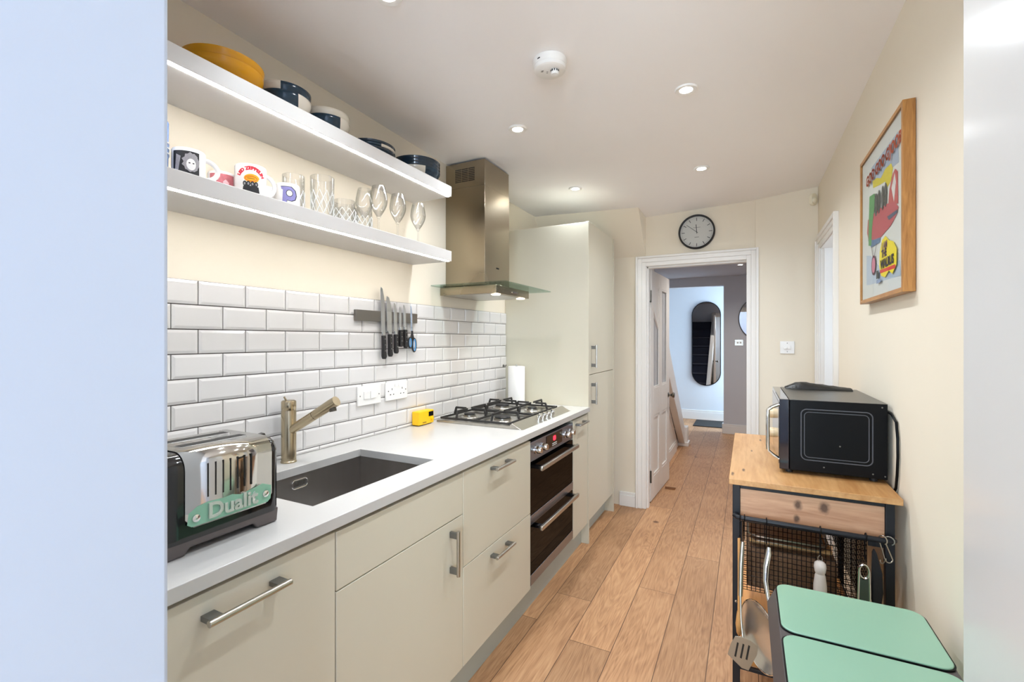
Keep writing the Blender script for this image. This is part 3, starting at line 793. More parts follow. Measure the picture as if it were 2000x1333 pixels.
part('filter', B().box(-1.53, -1.215, 2.19, 2.57, 1.6065, 1.6085), mat('filter_mesh_steel', (190, 186, 178), 0.35, 1.0, var=0.15, scale=120), hbdy)
for yy in (2.225, 2.535):
    M_ = Matrix.Identity(4)
    part('hood_lamp', B().lathe([(0, -0.003), (0.022, -0.003), (0.026, 0), (0, 0)], (-1.225, yy, 1.606), 24), HLAMP, hbdy)
    l = bpy.data.lights.new('hood_spot', 'SPOT'); l.energy = 2.2; l.color = (1, 0.86, 0.7); l.spot_size = R(130); l.spot_blend = 0.8; l.shadow_soft_size = 0.02
    lo = bpy.data.objects.new('hood_spot', l); COL.objects.link(lo); lo.location = (-1.225, yy, 1.599)
b = B()
for q in range(4): b.lathe([(0, 0), (0.006, 0), (0.006, 0.003), (0, 0.003)], n=14, M=Matrix.Translation((-1.194, 2.365 + q * 0.018, 1.628)) @ Matrix.Rotation(R(90), 4, 'Y'))
part('button', b, CHROME, hbdy)
part('badge', B().box(-1.2955, -1.2948, 2.36, 2.39, 1.768, 1.776), SATB, ch)

# ================================================================== FLOATING SHELVES
for (z0, z1, lab) in ((2.071, 2.123, 'upper white floating shelf holding the yellow and navy crockery'), (1.748, 1.800, 'lower white floating shelf holding the mugs and glasses')):
    sh = thing('floating_shelf', (-1.44, 1.1, z0), lab, 'shelf', 'white floating shelves over the worktop')
    b = B().box(WX + 0.0005, -1.315, 0.304, 1.930, z0 + 0.001, z1)
    part('board', b, mat('white_shelf_lacquer', (208, 205, 202), 0.4, var=0.01), sh, 0.0015)
    part('led_strip', B().box(-1.331, -1.319, 0.32, 1.915, z0 - 0.0015, z0 + 0.0005), LED, sh, label='glowing strip of light under the front edge')

# crockery on the upper shelf
def open_bowl(r, h, t=0.004, foot=0.5, curve=0.5):
    pr = [(0, 0), (r * foot, 0), (r * foot, 0.004)]
    n = 8
    for i in range(1, n + 1):
        a = i / n; pr.append((r * foot + (r - r * foot) * (math.sin(a * PI / 2) ** (0.5 + curve)), 0.004 + (h - 0.004) * a ** 1.3))
    pr.append((r - t * 0.5, h + t * 0.35)); pr.append((r - t, h))
    for i in range(n - 1, -1, -1):
        a = i / n; pr.append((max(r * foot - t, 0.002) + (r - r * foot) * (math.sin(a * PI / 2) ** (0.5 + curve)), 0.004 + t + (h - 0.004 - t) * a ** 1.3))
    pr.append((0, 0.004 + t))
    return pr
ZS = 2.1235
def crock(name, x, y, z, r, h, m, lab, cat, grp, rot=0.0, foot=0.5, curve=0.5):
    o = part(name, B().lathe(open_bowl(r, h, 0.004, foot, curve), n=56), m, None, sharp=60)
    o.location = (x, y, z); o.rotation_euler = (0, 0, rot)
    return setp(o, lab, cat, grp)
crock('serving_dish', -1.437, 0.872, ZS, 0.110, 0.056, YPL, 'lower of the two mustard yellow dishes on the upper shelf', 'dish', 'mustard dishes on the upper shelf', foot=0.5)
crock('serving_dish', -1.437, 0.872, ZS + 0.020, 0.112, 0.058, YPL, 'top one of the two stacked mustard yellow dishes', 'dish', 'mustard dishes on the upper shelf', foot=0.5)
RD = R(-37)
crock('bowl', -1.435, 1.082, ZS, 0.0855, 0.066, DIPLOW, 'lower bowl of the stack beside the yellow dishes, navy with a cream end', 'bowl', 'two-tone bowls on the upper shelf', RD)
crock('bowl', -1.435, 1.082, ZS + 0.027, 0.0855, 0.066, DIPTOP, 'top bowl of the stack beside the yellow dishes, cream with a navy end', 'bowl', 'two-tone bowls on the upper shelf', RD)
crock('bowl', -1.437, 1.266, ZS, 0.083, 0.066, DIPLOW, 'lower bowl of the second stack, mostly navy', 'bowl', 'two-tone bowls on the upper shelf', RD)
crock('bowl', -1.437, 1.266, ZS + 0.025, 0.083, 0.066, mat('cream_stoneware', (214, 206, 190), 0.16, var=0.03), 'plain cream bowl on top of the second stack', 'bowl', 'two-tone bowls on the upper shelf')
for i in range(3):
    crock('plate', -1.437, 1.496, ZS + 0.012 * i, 0.104, 0.030, DIPLOW if i == 1 else NAVY, ('lowest', 'middle', 'topmost')[i] + ' plate of the flat navy stack at the centre of the upper shelf', 'plate', 'navy plates on the upper shelf', rot=R(-45), foot=0.62)
for i in range(4):
    crock('plate', -1.434, 1.802, ZS + 0.0145 * i, 0.114, 0.046, DIPPLATE if i == 0 else NAVY, ('lowest and partly cream', 'second lowest', 'second highest', 'topmost')[i] + ' plate of the navy stack nearest the cooker hood', 'plate', 'navy plates on the upper shelf', rot=R(-45), foot=0.55)

# ---- mugs and glasses on the lower shelf
ZL = 1.8005
def bend(r, th0):
    return lambda u, v, w_: ((r + w_) * math.cos(th0 + u / r), (r + w_) * math.sin(th0 + u / r), v)
def patch(poly, r, th0, depth, nsub=10):
    """polygon (u,v) wrapped onto a cylinder"""
    b = B()
    vs = [b.bm.verts.new((u, v, 0)) for u, v in poly]; b.bm.faces.new(vs)
    us = [p[0] for p in poly]; lo, hi = min(us), max(us)
    for i in range(1, nsub):
        u = lo + (hi - lo) * i / nsub
        bmesh.ops.bisect_plane(b.bm, geom=b.bm.verts[:] + b.bm.edges[:] + b.bm.faces[:], plane_co=(u, 0, 0), plane_no=(1, 0, 0))
    f = bend(r, th0)
    for v in b.bm.verts: v.co = Vector(f(v.co.x, v.co.y, depth))
    return b
def mug(x, y, r, h, m, lab, hdir=None, hr=0.026):
    t = thing('mug', (x, y, ZL), lab, 'mug', 'mugs on the lower shelf')
    body = part('cup', B().lathe([(0, 0.003), (r * 0.9, 0), (r, 0.006), (r, h - 0.003), (r - 0.0015, h), (r - 0.003, h - 0.002), (r - 0.0035, 0.008), (0, 0.007)], n=48), m, t, local=True)
    if hdir is not None:
        a = hdir; pts = []
        for i in range(13):
            q = -PI / 2 + PI * i / 12
            d_ = r - 0.002 + hr * math.cos(q) * 1.05; pts.append((d_ * math.cos(a), d_ * math.sin(a), h * 0.5 + h * 0.32 * math.sin(q)))
        part('mug_handle', B().tube(pts, 0.0048, 10, flat=1.4), m, t, local=True)
    return t
INK = mat('black_print', (22, 20, 24), 0.5, var=0.2, scale=200)
GREYI = mat('grey_print', (150, 146, 150), 0.5, var=0.3, scale=300)
REDI = mat('red_print', (214, 30, 52), 0.5)
ORI = mat('orange_print', (250, 176, 10), 0.5, var=0.1, scale=200)
PINKI = mat('pink_print', (196, 112, 120), 0.5, var=0.35, scale=130)
PURI = mat('violet_print', (128, 124, 176), 0.5, var=0.2, scale=260)
BLUM = mat('blue_glaze', (116, 150, 204), 0.2, var=0.15, scale=30)
# tall blue beaker cut by the near wall
t = thing('beaker', (-1.42, 0.668, ZL), 'tall pale blue beaker at the near end of the lower shelf', 'beaker')
part('cup', B().lathe([(0, 0.003), (0.036, 0), (0.038, 0.005), (0.040, 0.145), (0.0385, 0.148), (0.037, 0.143), (0.035, 0.008), (0, 0.007)], n=40), BLUM, t, local=True)
b = B()
for q in range(3): b.tube([(0.0402 * math.cos(a_), 0.0402 * math.sin(a_), 0.055 + q * 0.014 + 0.006 * math.sin(a_ * 2)) for a_ in [2 * PI * i / 40 for i in range(40)]], 0.0018, 5, closed=True)
part('painted_band', b, CERW, t, local=True)
fd = lambda x, y: math.atan2(-y, -x)     # direction from a mug towards the middle of the room opening
# portrait mug
x_, y_ = -1.40, 0.752
t = mug(x_, y_, 0.040, 0.086, CERW, 'white mug with a black and white photograph printed on it, next to the blue beaker', hdir=1.15, hr=0.030)
a0 = fd(x_, y_)
part('print', patch([(-0.040, 0.010), (0.026, 0.010), (0.026, 0.076), (-0.040, 0.076)], 0.040, a0, 0.0003), INK, t, local=True)
face = [(0.006 + 0.011 * math.cos(q / 16 * 2 * PI), 0.040 + 0.016 * math.sin(q / 16 * 2 * PI)) for q in range(16)]
hairp = [(0.006 + (0.020 + 0.003 * math.sin(q * 2.7)) * math.cos(q / 22 * 2 * PI), 0.046 + (0.026 + 0.002 * math.cos(q * 3.1)) * math.sin(q / 22 * 2 * PI)) for q in range(22)]
part('print', patch(hairp, 0.040, a0, 0.0006), GREYI, t, local=True)
part('print', patch(face, 0.040, a0, 0.0009), CERW, t, local=True)
part('print', patch([(-0.034, 0.020), (-0.024, 0.022), (-0.018, 0.060), (-0.030, 0.066)], 0.040, a0, 0.0006), GREYI, t, local=True)
part('print', patch([(0.0, 0.042), (0.004, 0.042), (0.004, 0.045), (0.0, 0.045)], 0.040, a0, 0.0012, 2), INK, t, local=True)
part('print', patch([(0.009, 0.042), (0.013, 0.042), (0.013, 0.045), (0.009, 0.045)], 0.040, a0, 0.0012, 2), INK, t, local=True)
# pink mug
x_, y_ = -1.462, 0.882
t = mug(x_, y_, 0.038, 0.074, CERW, 'white mug with a faded pink picture, half hidden behind the band mug', hdir=2.6)
part('print', patch([(-0.036, 0.006), (0.036, 0.006), (0.036, 0.066), (-0.036, 0.066)], 0.038, fd(x_, y_), 0.0003), PINKI, t, local=True)
part('print', patch([(0.004, 0.030), (0.014, 0.026), (0.020, 0.040), (0.010, 0.050), (0.003, 0.042)], 0.038, fd(x_, y_), 0.0006), mat('pale_pink_print', (240, 196, 200), 0.5), t, local=True)
part('print', patch([(0.018, 0.006), (0.036, 0.006), (0.036, 0.030), (0.026, 0.034)], 0.038, fd(x_, y_), 0.0006), mat('dark_red_print', (120, 50, 46), 0.5), t, local=True)
# band mug
x_, y_ = -1.385, 0.925
t = mug(x_, y_, 0.0440, 0.096, CERW, 'large white mug with red LED ZEPPELIN lettering over a yellow badge', hdir=1.25, hr=0.026)
a0 = fd(x_, y_) + 0.02; rm = 0.0440
fb = bend(rm, a0)
part('lettering', text_b('LED ZEPPELIN', 0.0140, lambda u, v, w_: fb(u, v + 0.0775, w_), 0.0006, bold=0.0009, arc=0.036, sx=0.93), REDI, t, local=True)
badge = [( (0.021 + 0.0022 * math.cos(q * 6.5)) * math.cos(q / 36 * 2 * PI), 0.052 + (0.0125 + 0.0016 * math.cos(q * 6.5)) * math.sin(q / 36 * 2 * PI)) for q in range(36)]
part('print', patch(badge, rm, a0, 0.0003), ORI, t, local=True)
ringp = [fb(0.016 * math.cos(q / 30 * 2 * PI), 0.050 + 0.0075 * math.sin(q / 30 * 2 * PI), 0.0008) for q in range(30)]
part('print', B().tube(ringp, 0.0006, 5, closed=True), REDI, t, local=True)
part('print', patch([(-0.010, 0.0492), (0.010, 0.0492), (0.010, 0.0508), (-0.010, 0.0508)], rm, a0, 0.0006, 4), mat('brown_print', (130, 50, 20), 0.5), t, local=True)
for q, uu in enumerate((-0.017, -0.007, 0.004, 0.014)):
    hd = [(uu + 0.0056 * math.cos(k / 12 * 2 * PI), 0.034 + 0.0078 * math.sin(k / 12 * 2 * PI)) for k in range(12)]
    part('print', patch(hd, rm, a0, 0.0006, 4), INK, t, local=True)
    fc = [(uu + 0.0026 * math.cos(k / 10 * 2 * PI), 0.0335 + 0.0042 * math.sin(k / 10 * 2 * PI)) for k in range(10)]
    part('print', patch(fc, rm, a0, 0.0009, 3), GREYI, t, local=True)
part('print', patch([(-0.024, 0.008), (0.024, 0.008), (0.021, 0.026), (0.010, 0.030), (-0.002, 0.027), (-0.012, 0.031), (-0.021, 0.026)], rm, a0, 0.0004), INK, t, local=True)
# small dark-printed mug behind
x_, y_ = -1.480, 1.036
t = mug(x_, y_, 0.036, 0.078, CERW, 'white mug with a dark picture seen behind the band mug handle', hdir=2.4)
part('print', patch([(-0.034, 0.006), (-0.004, 0.006), (-0.004, 0.062), (-0.034, 0.062)], 0.036, fd(x_, y_), 0.0003), INK, t, local=True)
part('print', patch([(-0.024, 0.012), (-0.014, 0.012), (-0.012, 0.030), (-0.024, 0.034)], 0.036, fd(x_, y_), 0.0006), GREYI, t, local=True)
# P mug
x_, y_ = -1.40, 1.068
t = mug(x_, y_, 0.038, 0.084, CERW, 'white mug with a big violet letter P edged in black', hdir=2.5)
a0 = fd(x_, y_) ; fb2 = bend(0.038, a0)
Pg = [(-0.024, 0.006), (0.002, 0.006), (0.002, 0.014), (-0.004, 0.016), (-0.003, 0.026), (0.010, 0.024), (0.022, 0.030), (0.027, 0.044), (0.023, 0.060), (0.010, 0.070), (-0.022, 0.070), (-0.020, 0.062), (-0.015, 0.060), (-0.017, 0.016), (-0.024, 0.014)]
def grow(poly, k):
    cx = sum(p[0] for p in poly) / len(poly); cy = sum(p[1] for p in poly) / len(poly)
    return [(cx + (p[0] - cx) * k, cy + (p[1] - cy) * k) for p in poly]
part('print', patch([(u + 0.0012, v - 0.001) for u, v in grow(Pg, 1.09)], 0.038, a0, 0.0003, 14), INK, t, local=True)
part('print', patch(Pg, 0.038, a0, 0.0006, 14), PURI, t, local=True)
ho = [(0.005 + 0.0085 * math.cos(q / 14 * 2 * PI), 0.049 + 0.0095 * math.sin(q / 14 * 2 * PI)) for q in range(14)]
part('print', patch(grow(ho, 1.25), 0.038, a0, 0.0009, 5), INK, t, local=True)
part('print', patch(ho, 0.038, a0, 0.0012, 5), CERW, t, local=True)

def tumbler(x, y, r, h, lab, grp, cuts=True, z=ZL, rt=None):
    rt = rt or r
    b = B().lathe([(0, 0.010), (r - 0.004, 0.010), (rt - 0.0022, h - 0.001), (rt - 0.001, h), (rt, h - 0.001), (r, 0.004), (r - 0.004, 0), (0, 0)], (0, 0, 0), 40)
    t = thing('tumbler', (x, y, z), lab, 'tumbler', grp)
    part('glass', b, GLASS, t, local=True)
    if cuts:
        c = B(); n = 10
        for i in range(n):
            for s_ in (-1, 1):
                pts = []
                for k in range(7):
                    q = k / 6; a = 2 * PI * i / n + s_ * q * 2 * PI / n * 1.5; pts.append(((r + 0.0004) * math.cos(a), (r + 0.0004) * math.sin(a), h * (0.10 + 0.55 * q)))
                c.tube(pts, 0.0011, 4)
        part('cut_pattern', c, mat('cut_crystal', (236, 238, 236), 0.1, coat=0.5), t, local=True)
G1 = 'cut crystal tumblers on the lower shelf'
tumbler(-1.474, 1.148, 0.038, 0.155, 'tall cut crystal tumbler partly behind the P mug', G1)
tumbler(-1.395, 1.208, 0.040, 0.155, 'tall cut crystal tumbler in front, right of the P mug', G1, rt=0.042)
tumbler(-1.40, 1.318, 0.042, 0.098, 'short cut crystal tumbler beside the tall one', G1)
tumbler(-1.47, 1.402, 0.040, 0.098, 'short cut crystal tumbler at the back against the wall', G1)
tumbler(-1.40, 1.420, 0.034, 0.092, 'short cut crystal tumbler nearest the wine glasses', G1)
def wine(x, y, k, lab):
    t = thing('wine_glass', (x, y, ZL), lab, 'wine glass', 'wine glasses on the lower shelf')
    h0 = 0.082; H_ = 0.205 * k
    pr = [(0, 0), (0.032, 0), (0.0325, 0.0012), (0.012, 0.004), (0.0042, 0.010), (0.0034, 0.045), (0.0040, h0 - 0.006), (0.010, h0)]
    n = 14; Rm = 0.037 * k
    prof = []
    for i in range(n + 1):
        q = i / n; rr = Rm * math.sin(min(1, (q * 1.55 + 0.16)) * PI / 2) if q < 0.5 else Rm * (1 - 0.28 * ((q - 0.5) / 0.5) ** 1.6)
        prof.append((rr, h0 + 0.004 + (H_ - h0) * q))
    pr += prof; pr += [(r_ - 0.0012, z_) for r_, z_ in prof[::-1]]; pr.append((0, h0 + 0.005))
    part('glass', B().lathe(pr, n=40), GLASS, t, local=True)
wine(-1.475, 1.500, 1.0, 'wine glass at the back, leftmost of the wine glasses')
wine(-1.405, 1.512, 1.02, 'round wine glass in front, second from the left')
wine(-1.40, 1.628, 1.0, 'wine glass second from the right, alone before the shelf end')
wine(-1.40, 1.772, 0.98, 'wine glass at the far right end of the lower shelf')

# ================================================================== SPLASHBACK ITEMS
TXF = WX + 0.0106
solo('magnetic_strip', B().box(TXF, TXF + 0.016, 1.512, 1.936, 1.443, 1.492), mat('dull_rack_steel', (134, 130, 124), 0.4, 1.0), (TXF, 1.72, 1.443), 'steel magnetic knife strip fixed across the white tiles', 'knife rack', bevel=0.001)
KX = TXF + 0.0162
BLADE = mat('polished_blade', (200, 204, 208), 0.12, 1.0, var=0.03)
KH = mat('black_knife_handle', (34, 32, 32), 0.4, var=0.1)
def knife(y, zt, zg, ze, w_, lean, lab):
    t = thing('kitchen_knife', (KX, y, zg), lab, 'knife', 'kitchen knives on the magnetic strip')
    L_ = zt - zg
    def fx(u, v): return (u + lean * v, v)
    poly = [(-w_ * 0.5, 0), (w_ * 0.5, 0), (w_ * 0.52, L_ * 0.55), (w_ * 0.36, L_ * 0.80), (w_ * 0.02, L_ * 0.97), (-w_ * 0.42, L_), (-w_ * 0.5, L_ * 0.9)]
    b = B().px([fx(u, v) for u, v in poly], 0.0003, 0.0022)
    part('blade', b, BLADE, t, 0.0004, local=True)
    part('bolster', B().px([fx(u, v) for u, v in ((-w_ * 0.42, 0.001), (-0.0075, -0.016), (0.0075, -0.016), (w_ * 0.42, 0.001))], 0.0, 0.007), BLADE, t, 0.001, local=True)
    H_ = zg - ze - 0.014
    hp = [(-0.0085, -0.014), (0.0085, -0.014), (0.0100, -0.014 - H_ * 0.35), (0.0085, -0.014 - H_ * 0.65), (0.012, -0.014 - H_ * 0.9), (0.006, -0.014 - H_), (-0.006, -0.014 - H_), (-0.011, -0.014 - H_ * 0.88), (-0.0085, -0.014 - H_ * 0.5)]
    h = part('knife_handle', B().px([fx(u, v) for u, v in hp], -0.005, 0.0125), KH, t, 0.003, 3, local=True)
    rv = B()
    for q in (0.15, 0.4, 0.65): rv.cyl((0.0120, fx(0, -0.014 - H_ * q)[0], -0.014 - H_ * q), (0.0131, fx(0, -0.014 - H_ * q)[0], -0.014 - H_ * q), 0.0022, 10)
    part('rivet', rv, BLADE, h, local=True)
knife(1.679, 1.606, 1.392, 1.266, 0.026, -0.03, 'longest kitchen knife, leftmost on the magnetic strip')
knife(1.722, 1.566, 1.398, 1.276, 0.034, -0.03, 'wide chef knife, second from the left on the magnetic strip')
knife(1.765, 1.537, 1.398, 1.290, 0.022, -0.02, 'medium kitchen knife, third from the left on the magnetic strip')
knife(1.800, 1.520, 1.420, 1.322, 0.016, 0.0, 'small paring knife, fourth from the left on the magnetic strip')
knife(1.834, 1.532, 1.422, 1.316, 0.019, -0.03, 'narrow knife nearest the scissors on the magnetic strip')
sc_ = thing('scissors', (KX, 1.888, 1.42), 'kitchen scissors with black and blue loop handles at the right end of the knife strip', 'scissors')
part('blade', B().px([(-0.006, -0.02), (0.005, -0.02), (0.002, 0.07), (-0.011, 0.125), (-0.010, 0.06)], 0.0003, 0.002).px([(-0.003, -0.02), (0.007, -0.02), (0.004, 0.06), (-0.007, 0.112), (-0.004, 0.06)], 0.0022, 0.004), BLADE, sc_, 0.0003, local=True)
part('pivot', B().cyl((0.004, 0.001, 0.0), (0.006, 0.001, 0.0), 0.004, 14), BLADE, sc_, local=True)
BLUP = mat('blue_grip', (90, 160, 214), 0.4)
for (cy, cz, ry, rz, sg) in ((-0.017, -0.078, 0.013, 0.026, 1), (0.016, -0.090, 0.014, 0.034, -1)):
    pts = [(0.004, cy + ry * math.cos(q / 20 * 2 * PI), cz + rz * math.sin(q / 20 * 2 * PI)) for q in range(20)]
    lp = B().tube(pts, 0.0045, 8, closed=True).tube([(0.004, cy * 0.5, cz + rz * 0.9), (0.004, -cy * 0.1, -0.018)], [0.0055, 0.005], 8)
    lp_ = part('loop_handle', lp, KH, sc_, local=True)
    pts = [(0.0055, cy + (ry - 0.0042) * math.cos(q / 20 * 2 * PI), cz + (rz - 0.0042) * math.sin(q / 20 * 2 * PI)) for q in range(20)]
    part('inner_grip', B().tube(pts, 0.0026, 8, closed=True), BLUP, lp_, local=True)

# sockets
def faceplate(y0, y1, z0, z1): return B().box(TXF, TXF + 0.009, y0, y1, z0, z1)
t = thing('fused_switch', (TXF, 1.60, 1.06), 'white double switch plate on the tiles, left of the socket', 'switch')
part('plate', faceplate(1.527, 1.674, 1.060, 1.148), PLASW, t, 0.003)
part('rocker', B().box(TXF + 0.009, TXF + 0.0125, 1.562, 1.598, 1.088, 1.122).box(TXF + 0.009, TXF + 0.0125, 1.604, 1.640, 1.088, 1.122), PLASW, t, 0.001)
b = B()
for yy in (1.541, 1.660): b.cyl((TXF + 0.009, yy, 1.104), (TXF + 0.0096, yy, 1.104), 0.003, 12)
part('screw', b, mat('zinc', (120, 118, 112), 0.4, 0.8), t)
t = thing('double_socket', (TXF, 1.787, 1.06), 'white double three-pin socket on the tiles, right of the switch plate', 'socket')
part('plate', faceplate(1.708, 1.866, 1.062, 1.150), PLASW, t, 0.003)
b = B()
for c_ in (1.750, 1.824):
    b.box(TXF + 0.009, TXF + 0.0095, c_ - 0.0018, c_ + 0.0018, 1.112, 1.121)
    for s_ in (-1, 1): b.box(TXF + 0.009, TXF + 0.0095, c_ + s_ * 0.011 - 0.0034, c_ + s_ * 0.011 + 0.0034, 1.0885, 1.0925)
for c_ in (1.724, 1.850): b.cyl((TXF + 0.009, c_, 1.108), (TXF + 0.0096, c_, 1.108), 0.0028, 12)
part('pin_hole', b, BLACK, t)
part('rocker', B().box(TXF + 0.009, TXF + 0.012, 1.768, 1.780, 1.128, 1.142).box(TXF + 0.009, TXF + 0.012, 1.794, 1.806, 1.128, 1.142), PLASW, t, 0.001)

# ---- radio
t = thing('kitchen_radio', (-1.525, 1.968, 0.91), 'small bright yellow radio by the tiles next to the hob', 'radio')
bd = part('case', B().box(-1.547, -1.500, 1.908, 2.033, 0.914, 0.984), YEL, t, 0.004, 3)
part('foot', B().box(-1.54, -1.505, 1.925, 1.945, 0.9105, 0.914).box(-1.54, -1.505, 1.998, 2.018, 0.9105, 0.914), MATTB, t)
part('screen', B().box(-1.500, -1.4992, 1.988, 2.028, 0.952, 0.976), SATB, bd)
part('dial', B().lathe([(0, 0), (0.010, 0), (0.009, 0.008), (0, 0.009)], n=20, M=Matrix.Translation((-1.4995, 2.014, 0.938)) @ Matrix.Rotation(R(90), 4, 'Y')), YEL, bd)
b = B()
for q in range(4): b.box(-1.5, -1.4994, 1.938 + q * 0.008, 1.943 + q * 0.008, 0.923, 0.928)
part('button', b, MATTB, bd)

# ---- paper towel on a wall arm
t = thing('paper_towel', (-1.425, 2.885, 0.91), 'white kitchen roll standing behind the hob in the corner', 'paper towel')
part('roll', B().lathe([(0.019, 0), (0.057, 0), (0.058, 0.004), (0.058, 0.256), (0.056, 0.260), (0.019, 0.260), (0.019, 0)], (-1.425, 2.885, 0.912), 48), PAPER, t)
part('holder_pin', B().cyl((-1.425, 2.885, 0.911), (-1.425, 2.885, 1.185), 0.006, 14).lathe([(0, 0), (0.05, 0), (0.05, 0.001), (0, 0.001)], (-1.425, 2.885, 0.9105), 24), STEEL, t)
solo('tile_hook', B().tube([(TXF, 2.925, 1.170), (TXF + 0.012, 2.930, 1.168), (TXF + 0.018, 2.938, 1.176)], 0.004, 8).cyl((TXF, 2.925, 1.170), (TXF + 0.003, 2.925, 1.170), 0.010, 14), POSTG, (TXF, 2.925, 1.16), 'small dark hook on the tiles above the kitchen roll', 'hook')

# ---- toaster
TY0_, TY1_ = 0.500, 0.765
ts = thing('toaster', (-1.14, 0.632, 0.91), 'black and chrome two slot toaster with a mint badge panel', 'toaster')
def prof(y0, y1, xf, xb, ztop, zb, rt, rb):
    """cross-section (x,z) of the case"""
    pts = [(xf, zb)]
    for i in range(7):
        a = i / 6 * PI / 2; pts.append((xf - rt + rt * math.cos(a), ztop - rt + rt * math.sin(a)))
    for i in range(7):
        a = PI / 2 + i / 6 * PI / 2; pts.append((xb + rt + rt * math.cos(a), ztop - rt + rt * math.sin(a)))
    pts.append((xb, zb))
    return pts
XF, XB = -1.033, -1.245
def capsec(b, stations, m=None):
    rings = [[b.bm.verts.new((x, y, z)) for x, z in sec] for y, sec in stations]
    for A, C in zip(rings, rings[1:]):
        for j in range(len(A)): b._f([A[j], A[(j + 1) % len(A)], C[(j + 1) % len(A)], C[j]])
    b._f(rings[0][::-1]); b._f(rings[-1])
b = B()
st_ = []
for yy, ins in ((TY0_, 0.020), (TY0_ + 0.003, 0.012), (TY0_ + 0.010, 0.005), (TY0_ + 0.022, 0.001), (TY0_ + 0.040, 0.0), (TY1_ - 0.024, 0.0), (TY1_ - 0.013, 0.0015), (TY1_ - 0.004, 0.006), (TY1_, 0.014)):
    st_.append((yy, prof(0, 0, XF - ins, XB + ins, 1.122 - ins * 0.8, 0.940, 0.036, 0)))
capsec(b, st_)
body = part('case', b, BLACK, ts, sharp=50)
b = B().px([(TY0_ + 0.004, 0.9105), (TY0_ + 0.050, 0.9105), (TY0_ + 0.060, 0.924), (TY1_ - 0.066, 0.924), (TY1_ - 0.056, 0.9105), (TY1_ - 0.004, 0.9105), (TY1_ - 0.0005, 0.945), (TY0_ + 0.0005, 0.945)], XB + 0.004, XF - 0.003)
part('base', b, mat('smoky_metal', (104, 98, 98), 0.22, 0.8), ts, 0.004, 3)
# polished wrap: front panel with rounded lower corners, rolled over the top
b = B()
PA, PB = 0.547, 0.742
xp = XF + 0.0016
def wrap_path():
    pts = []
    zlo = 0.966
    for z in (zlo, zlo + 0.02, 1.0, 1.04, 1.086): pts.append((xp, z))
    for i in range(1, 8):
        a = i / 8 * PI / 2; pts.append((XF - 0.036 + 0.0376 * math.cos(a), 1.086 + 0.0376 * math.sin(a)))
    for x in (-1.07, -1.10, -1.14, -1.18, -1.209): pts.append((x, 1.1236))
    for i in range(1, 8):
        a = PI / 2 + i / 8 * PI / 2; pts.append((XB + 0.036 + 0.0376 * math.cos(a), 1.086 + 0.0376 * math.sin(a)))
    pts.append((XB - 0.0016, 1.04)); pts.append((XB - 0.0016, 0.966))
    return pts
rows = []
for k, (x, z) in enumerate(wrap_path()):
    ins = {0: 0.016, 1: 0.0}.get(k, 0.0)
    rows.append([b.bm.verts.new((x, yy, z)) for yy in (PA + ins, PA + (PB - PA) * 0.5, PB - ins)])
for A, C in zip(rows, rows[1:]):
    for j in range(2): b._f([A[j], A[j + 1], C[j + 1], C[j]])
wrap = part('chrome_wrap', b, mat('polished_steel', (206, 202, 194), 0.10, 1.0, var=0.03), ts, sharp=50)
md = wrap.modifiers.new('solid', 'SOLIDIFY'); md.thickness = 0.0012; md.offset = 1
b = B()
for x in (-1.105, -1.172): b.box(x - 0.014, x + 0.014, PA + 0.022, PB - 0.022, 1.1236, 1.1256)
part('slot_rim', b, POSTG, wrap, 0.001)
b = B()
for x in (-1.105, -1.172): b.box(x - 0.0115, x + 0.0115, PA + 0.026, PB - 0.026, 1.1250, 1.1262)
part('bread_slot', b, mat('dark_slot', (16, 15, 14), 0.6), wrap)
b = B()
for q in range(7):
    yy = 0.592 + q * 0.0163
    b.box(xp + 0.0012, xp + 0.0020, yy - 0.0016, yy + 0.0016, 1.022, 1.094)
part('vent_slit', b, mat('dark_slot', (0, 0, 0)), wrap)
b = B()
yc = (PA + PB) / 2
mp_ = [(PA + 0.012, 0.9685), (PB - 0.012, 0.9685), (PB - 0.004, 0.975), (PB - 0.002, 1.006), (PB - 0.025, 1.016), (PB - 0.045, 1.012), (yc + 0.02, 1.006), (yc, 1.012), (yc - 0.02, 1.010), (PA + 0.045, 1.012), (PA + 0.022, 1.008), (PA + 0.006, 0.998), (PA + 0.003, 0.975)]
b.px(mp_, xp + 0.0016, xp + 0.0022)
bp_ = part('badge_panel', b, mat('mint_badge', (136, 182, 156), 0.3, 0.0), wrap, 0.0006)
part('lettering', text_b('Dualit', 0.046, lambda u, v, w_: (xp + 0.0022 + w_, yc + 0.002 + u, 0.976 + v), 0.0035, bold=0.0012), mat('bright_letter_metal', (226, 228, 222), 0.25, 0.6), bp_, 0.0005)
for yy, zz in ((PA + 0.020, 0.985), (PB - 0.018, 0.990)):
    part('badge_screw', B().lathe([(0, 0), (0.0085, 0), (0.0078, 0.003), (0.004, 0.0045), (0, 0.005)], n=18, M=Matrix.Translation((xp + 0.002, yy, zz)) @ Matrix.Rotation(R(90), 4, 'Y')), CHROME, bp_)
# controls on the far end
M = Matrix.Translation((-1.085, TY1_ - 0.001, 1.015)) @ Matrix.Rotation(R(-90), 4, 'X')
part('dial_knob', B().lathe([(0, 0), (0.016, 0), (0.015, 0.006), (0.012, 0.008), (0.011, 0.020), (0, 0.021)], n=24, M=M), BLACK, ts)
part('lever', B().cyl((-1.135, TY1_ - 0.01, 1.096), (-1.135, TY1_ + 0.020, 1.104), 0.004, 10).lathe([(0, -0.010), (0.008, -0.007), (0.011, 0), (0.008, 0.007), (0, 0.010)], (-1.135, TY1_ + 0.022, 1.106), 18), BLACK, ts)

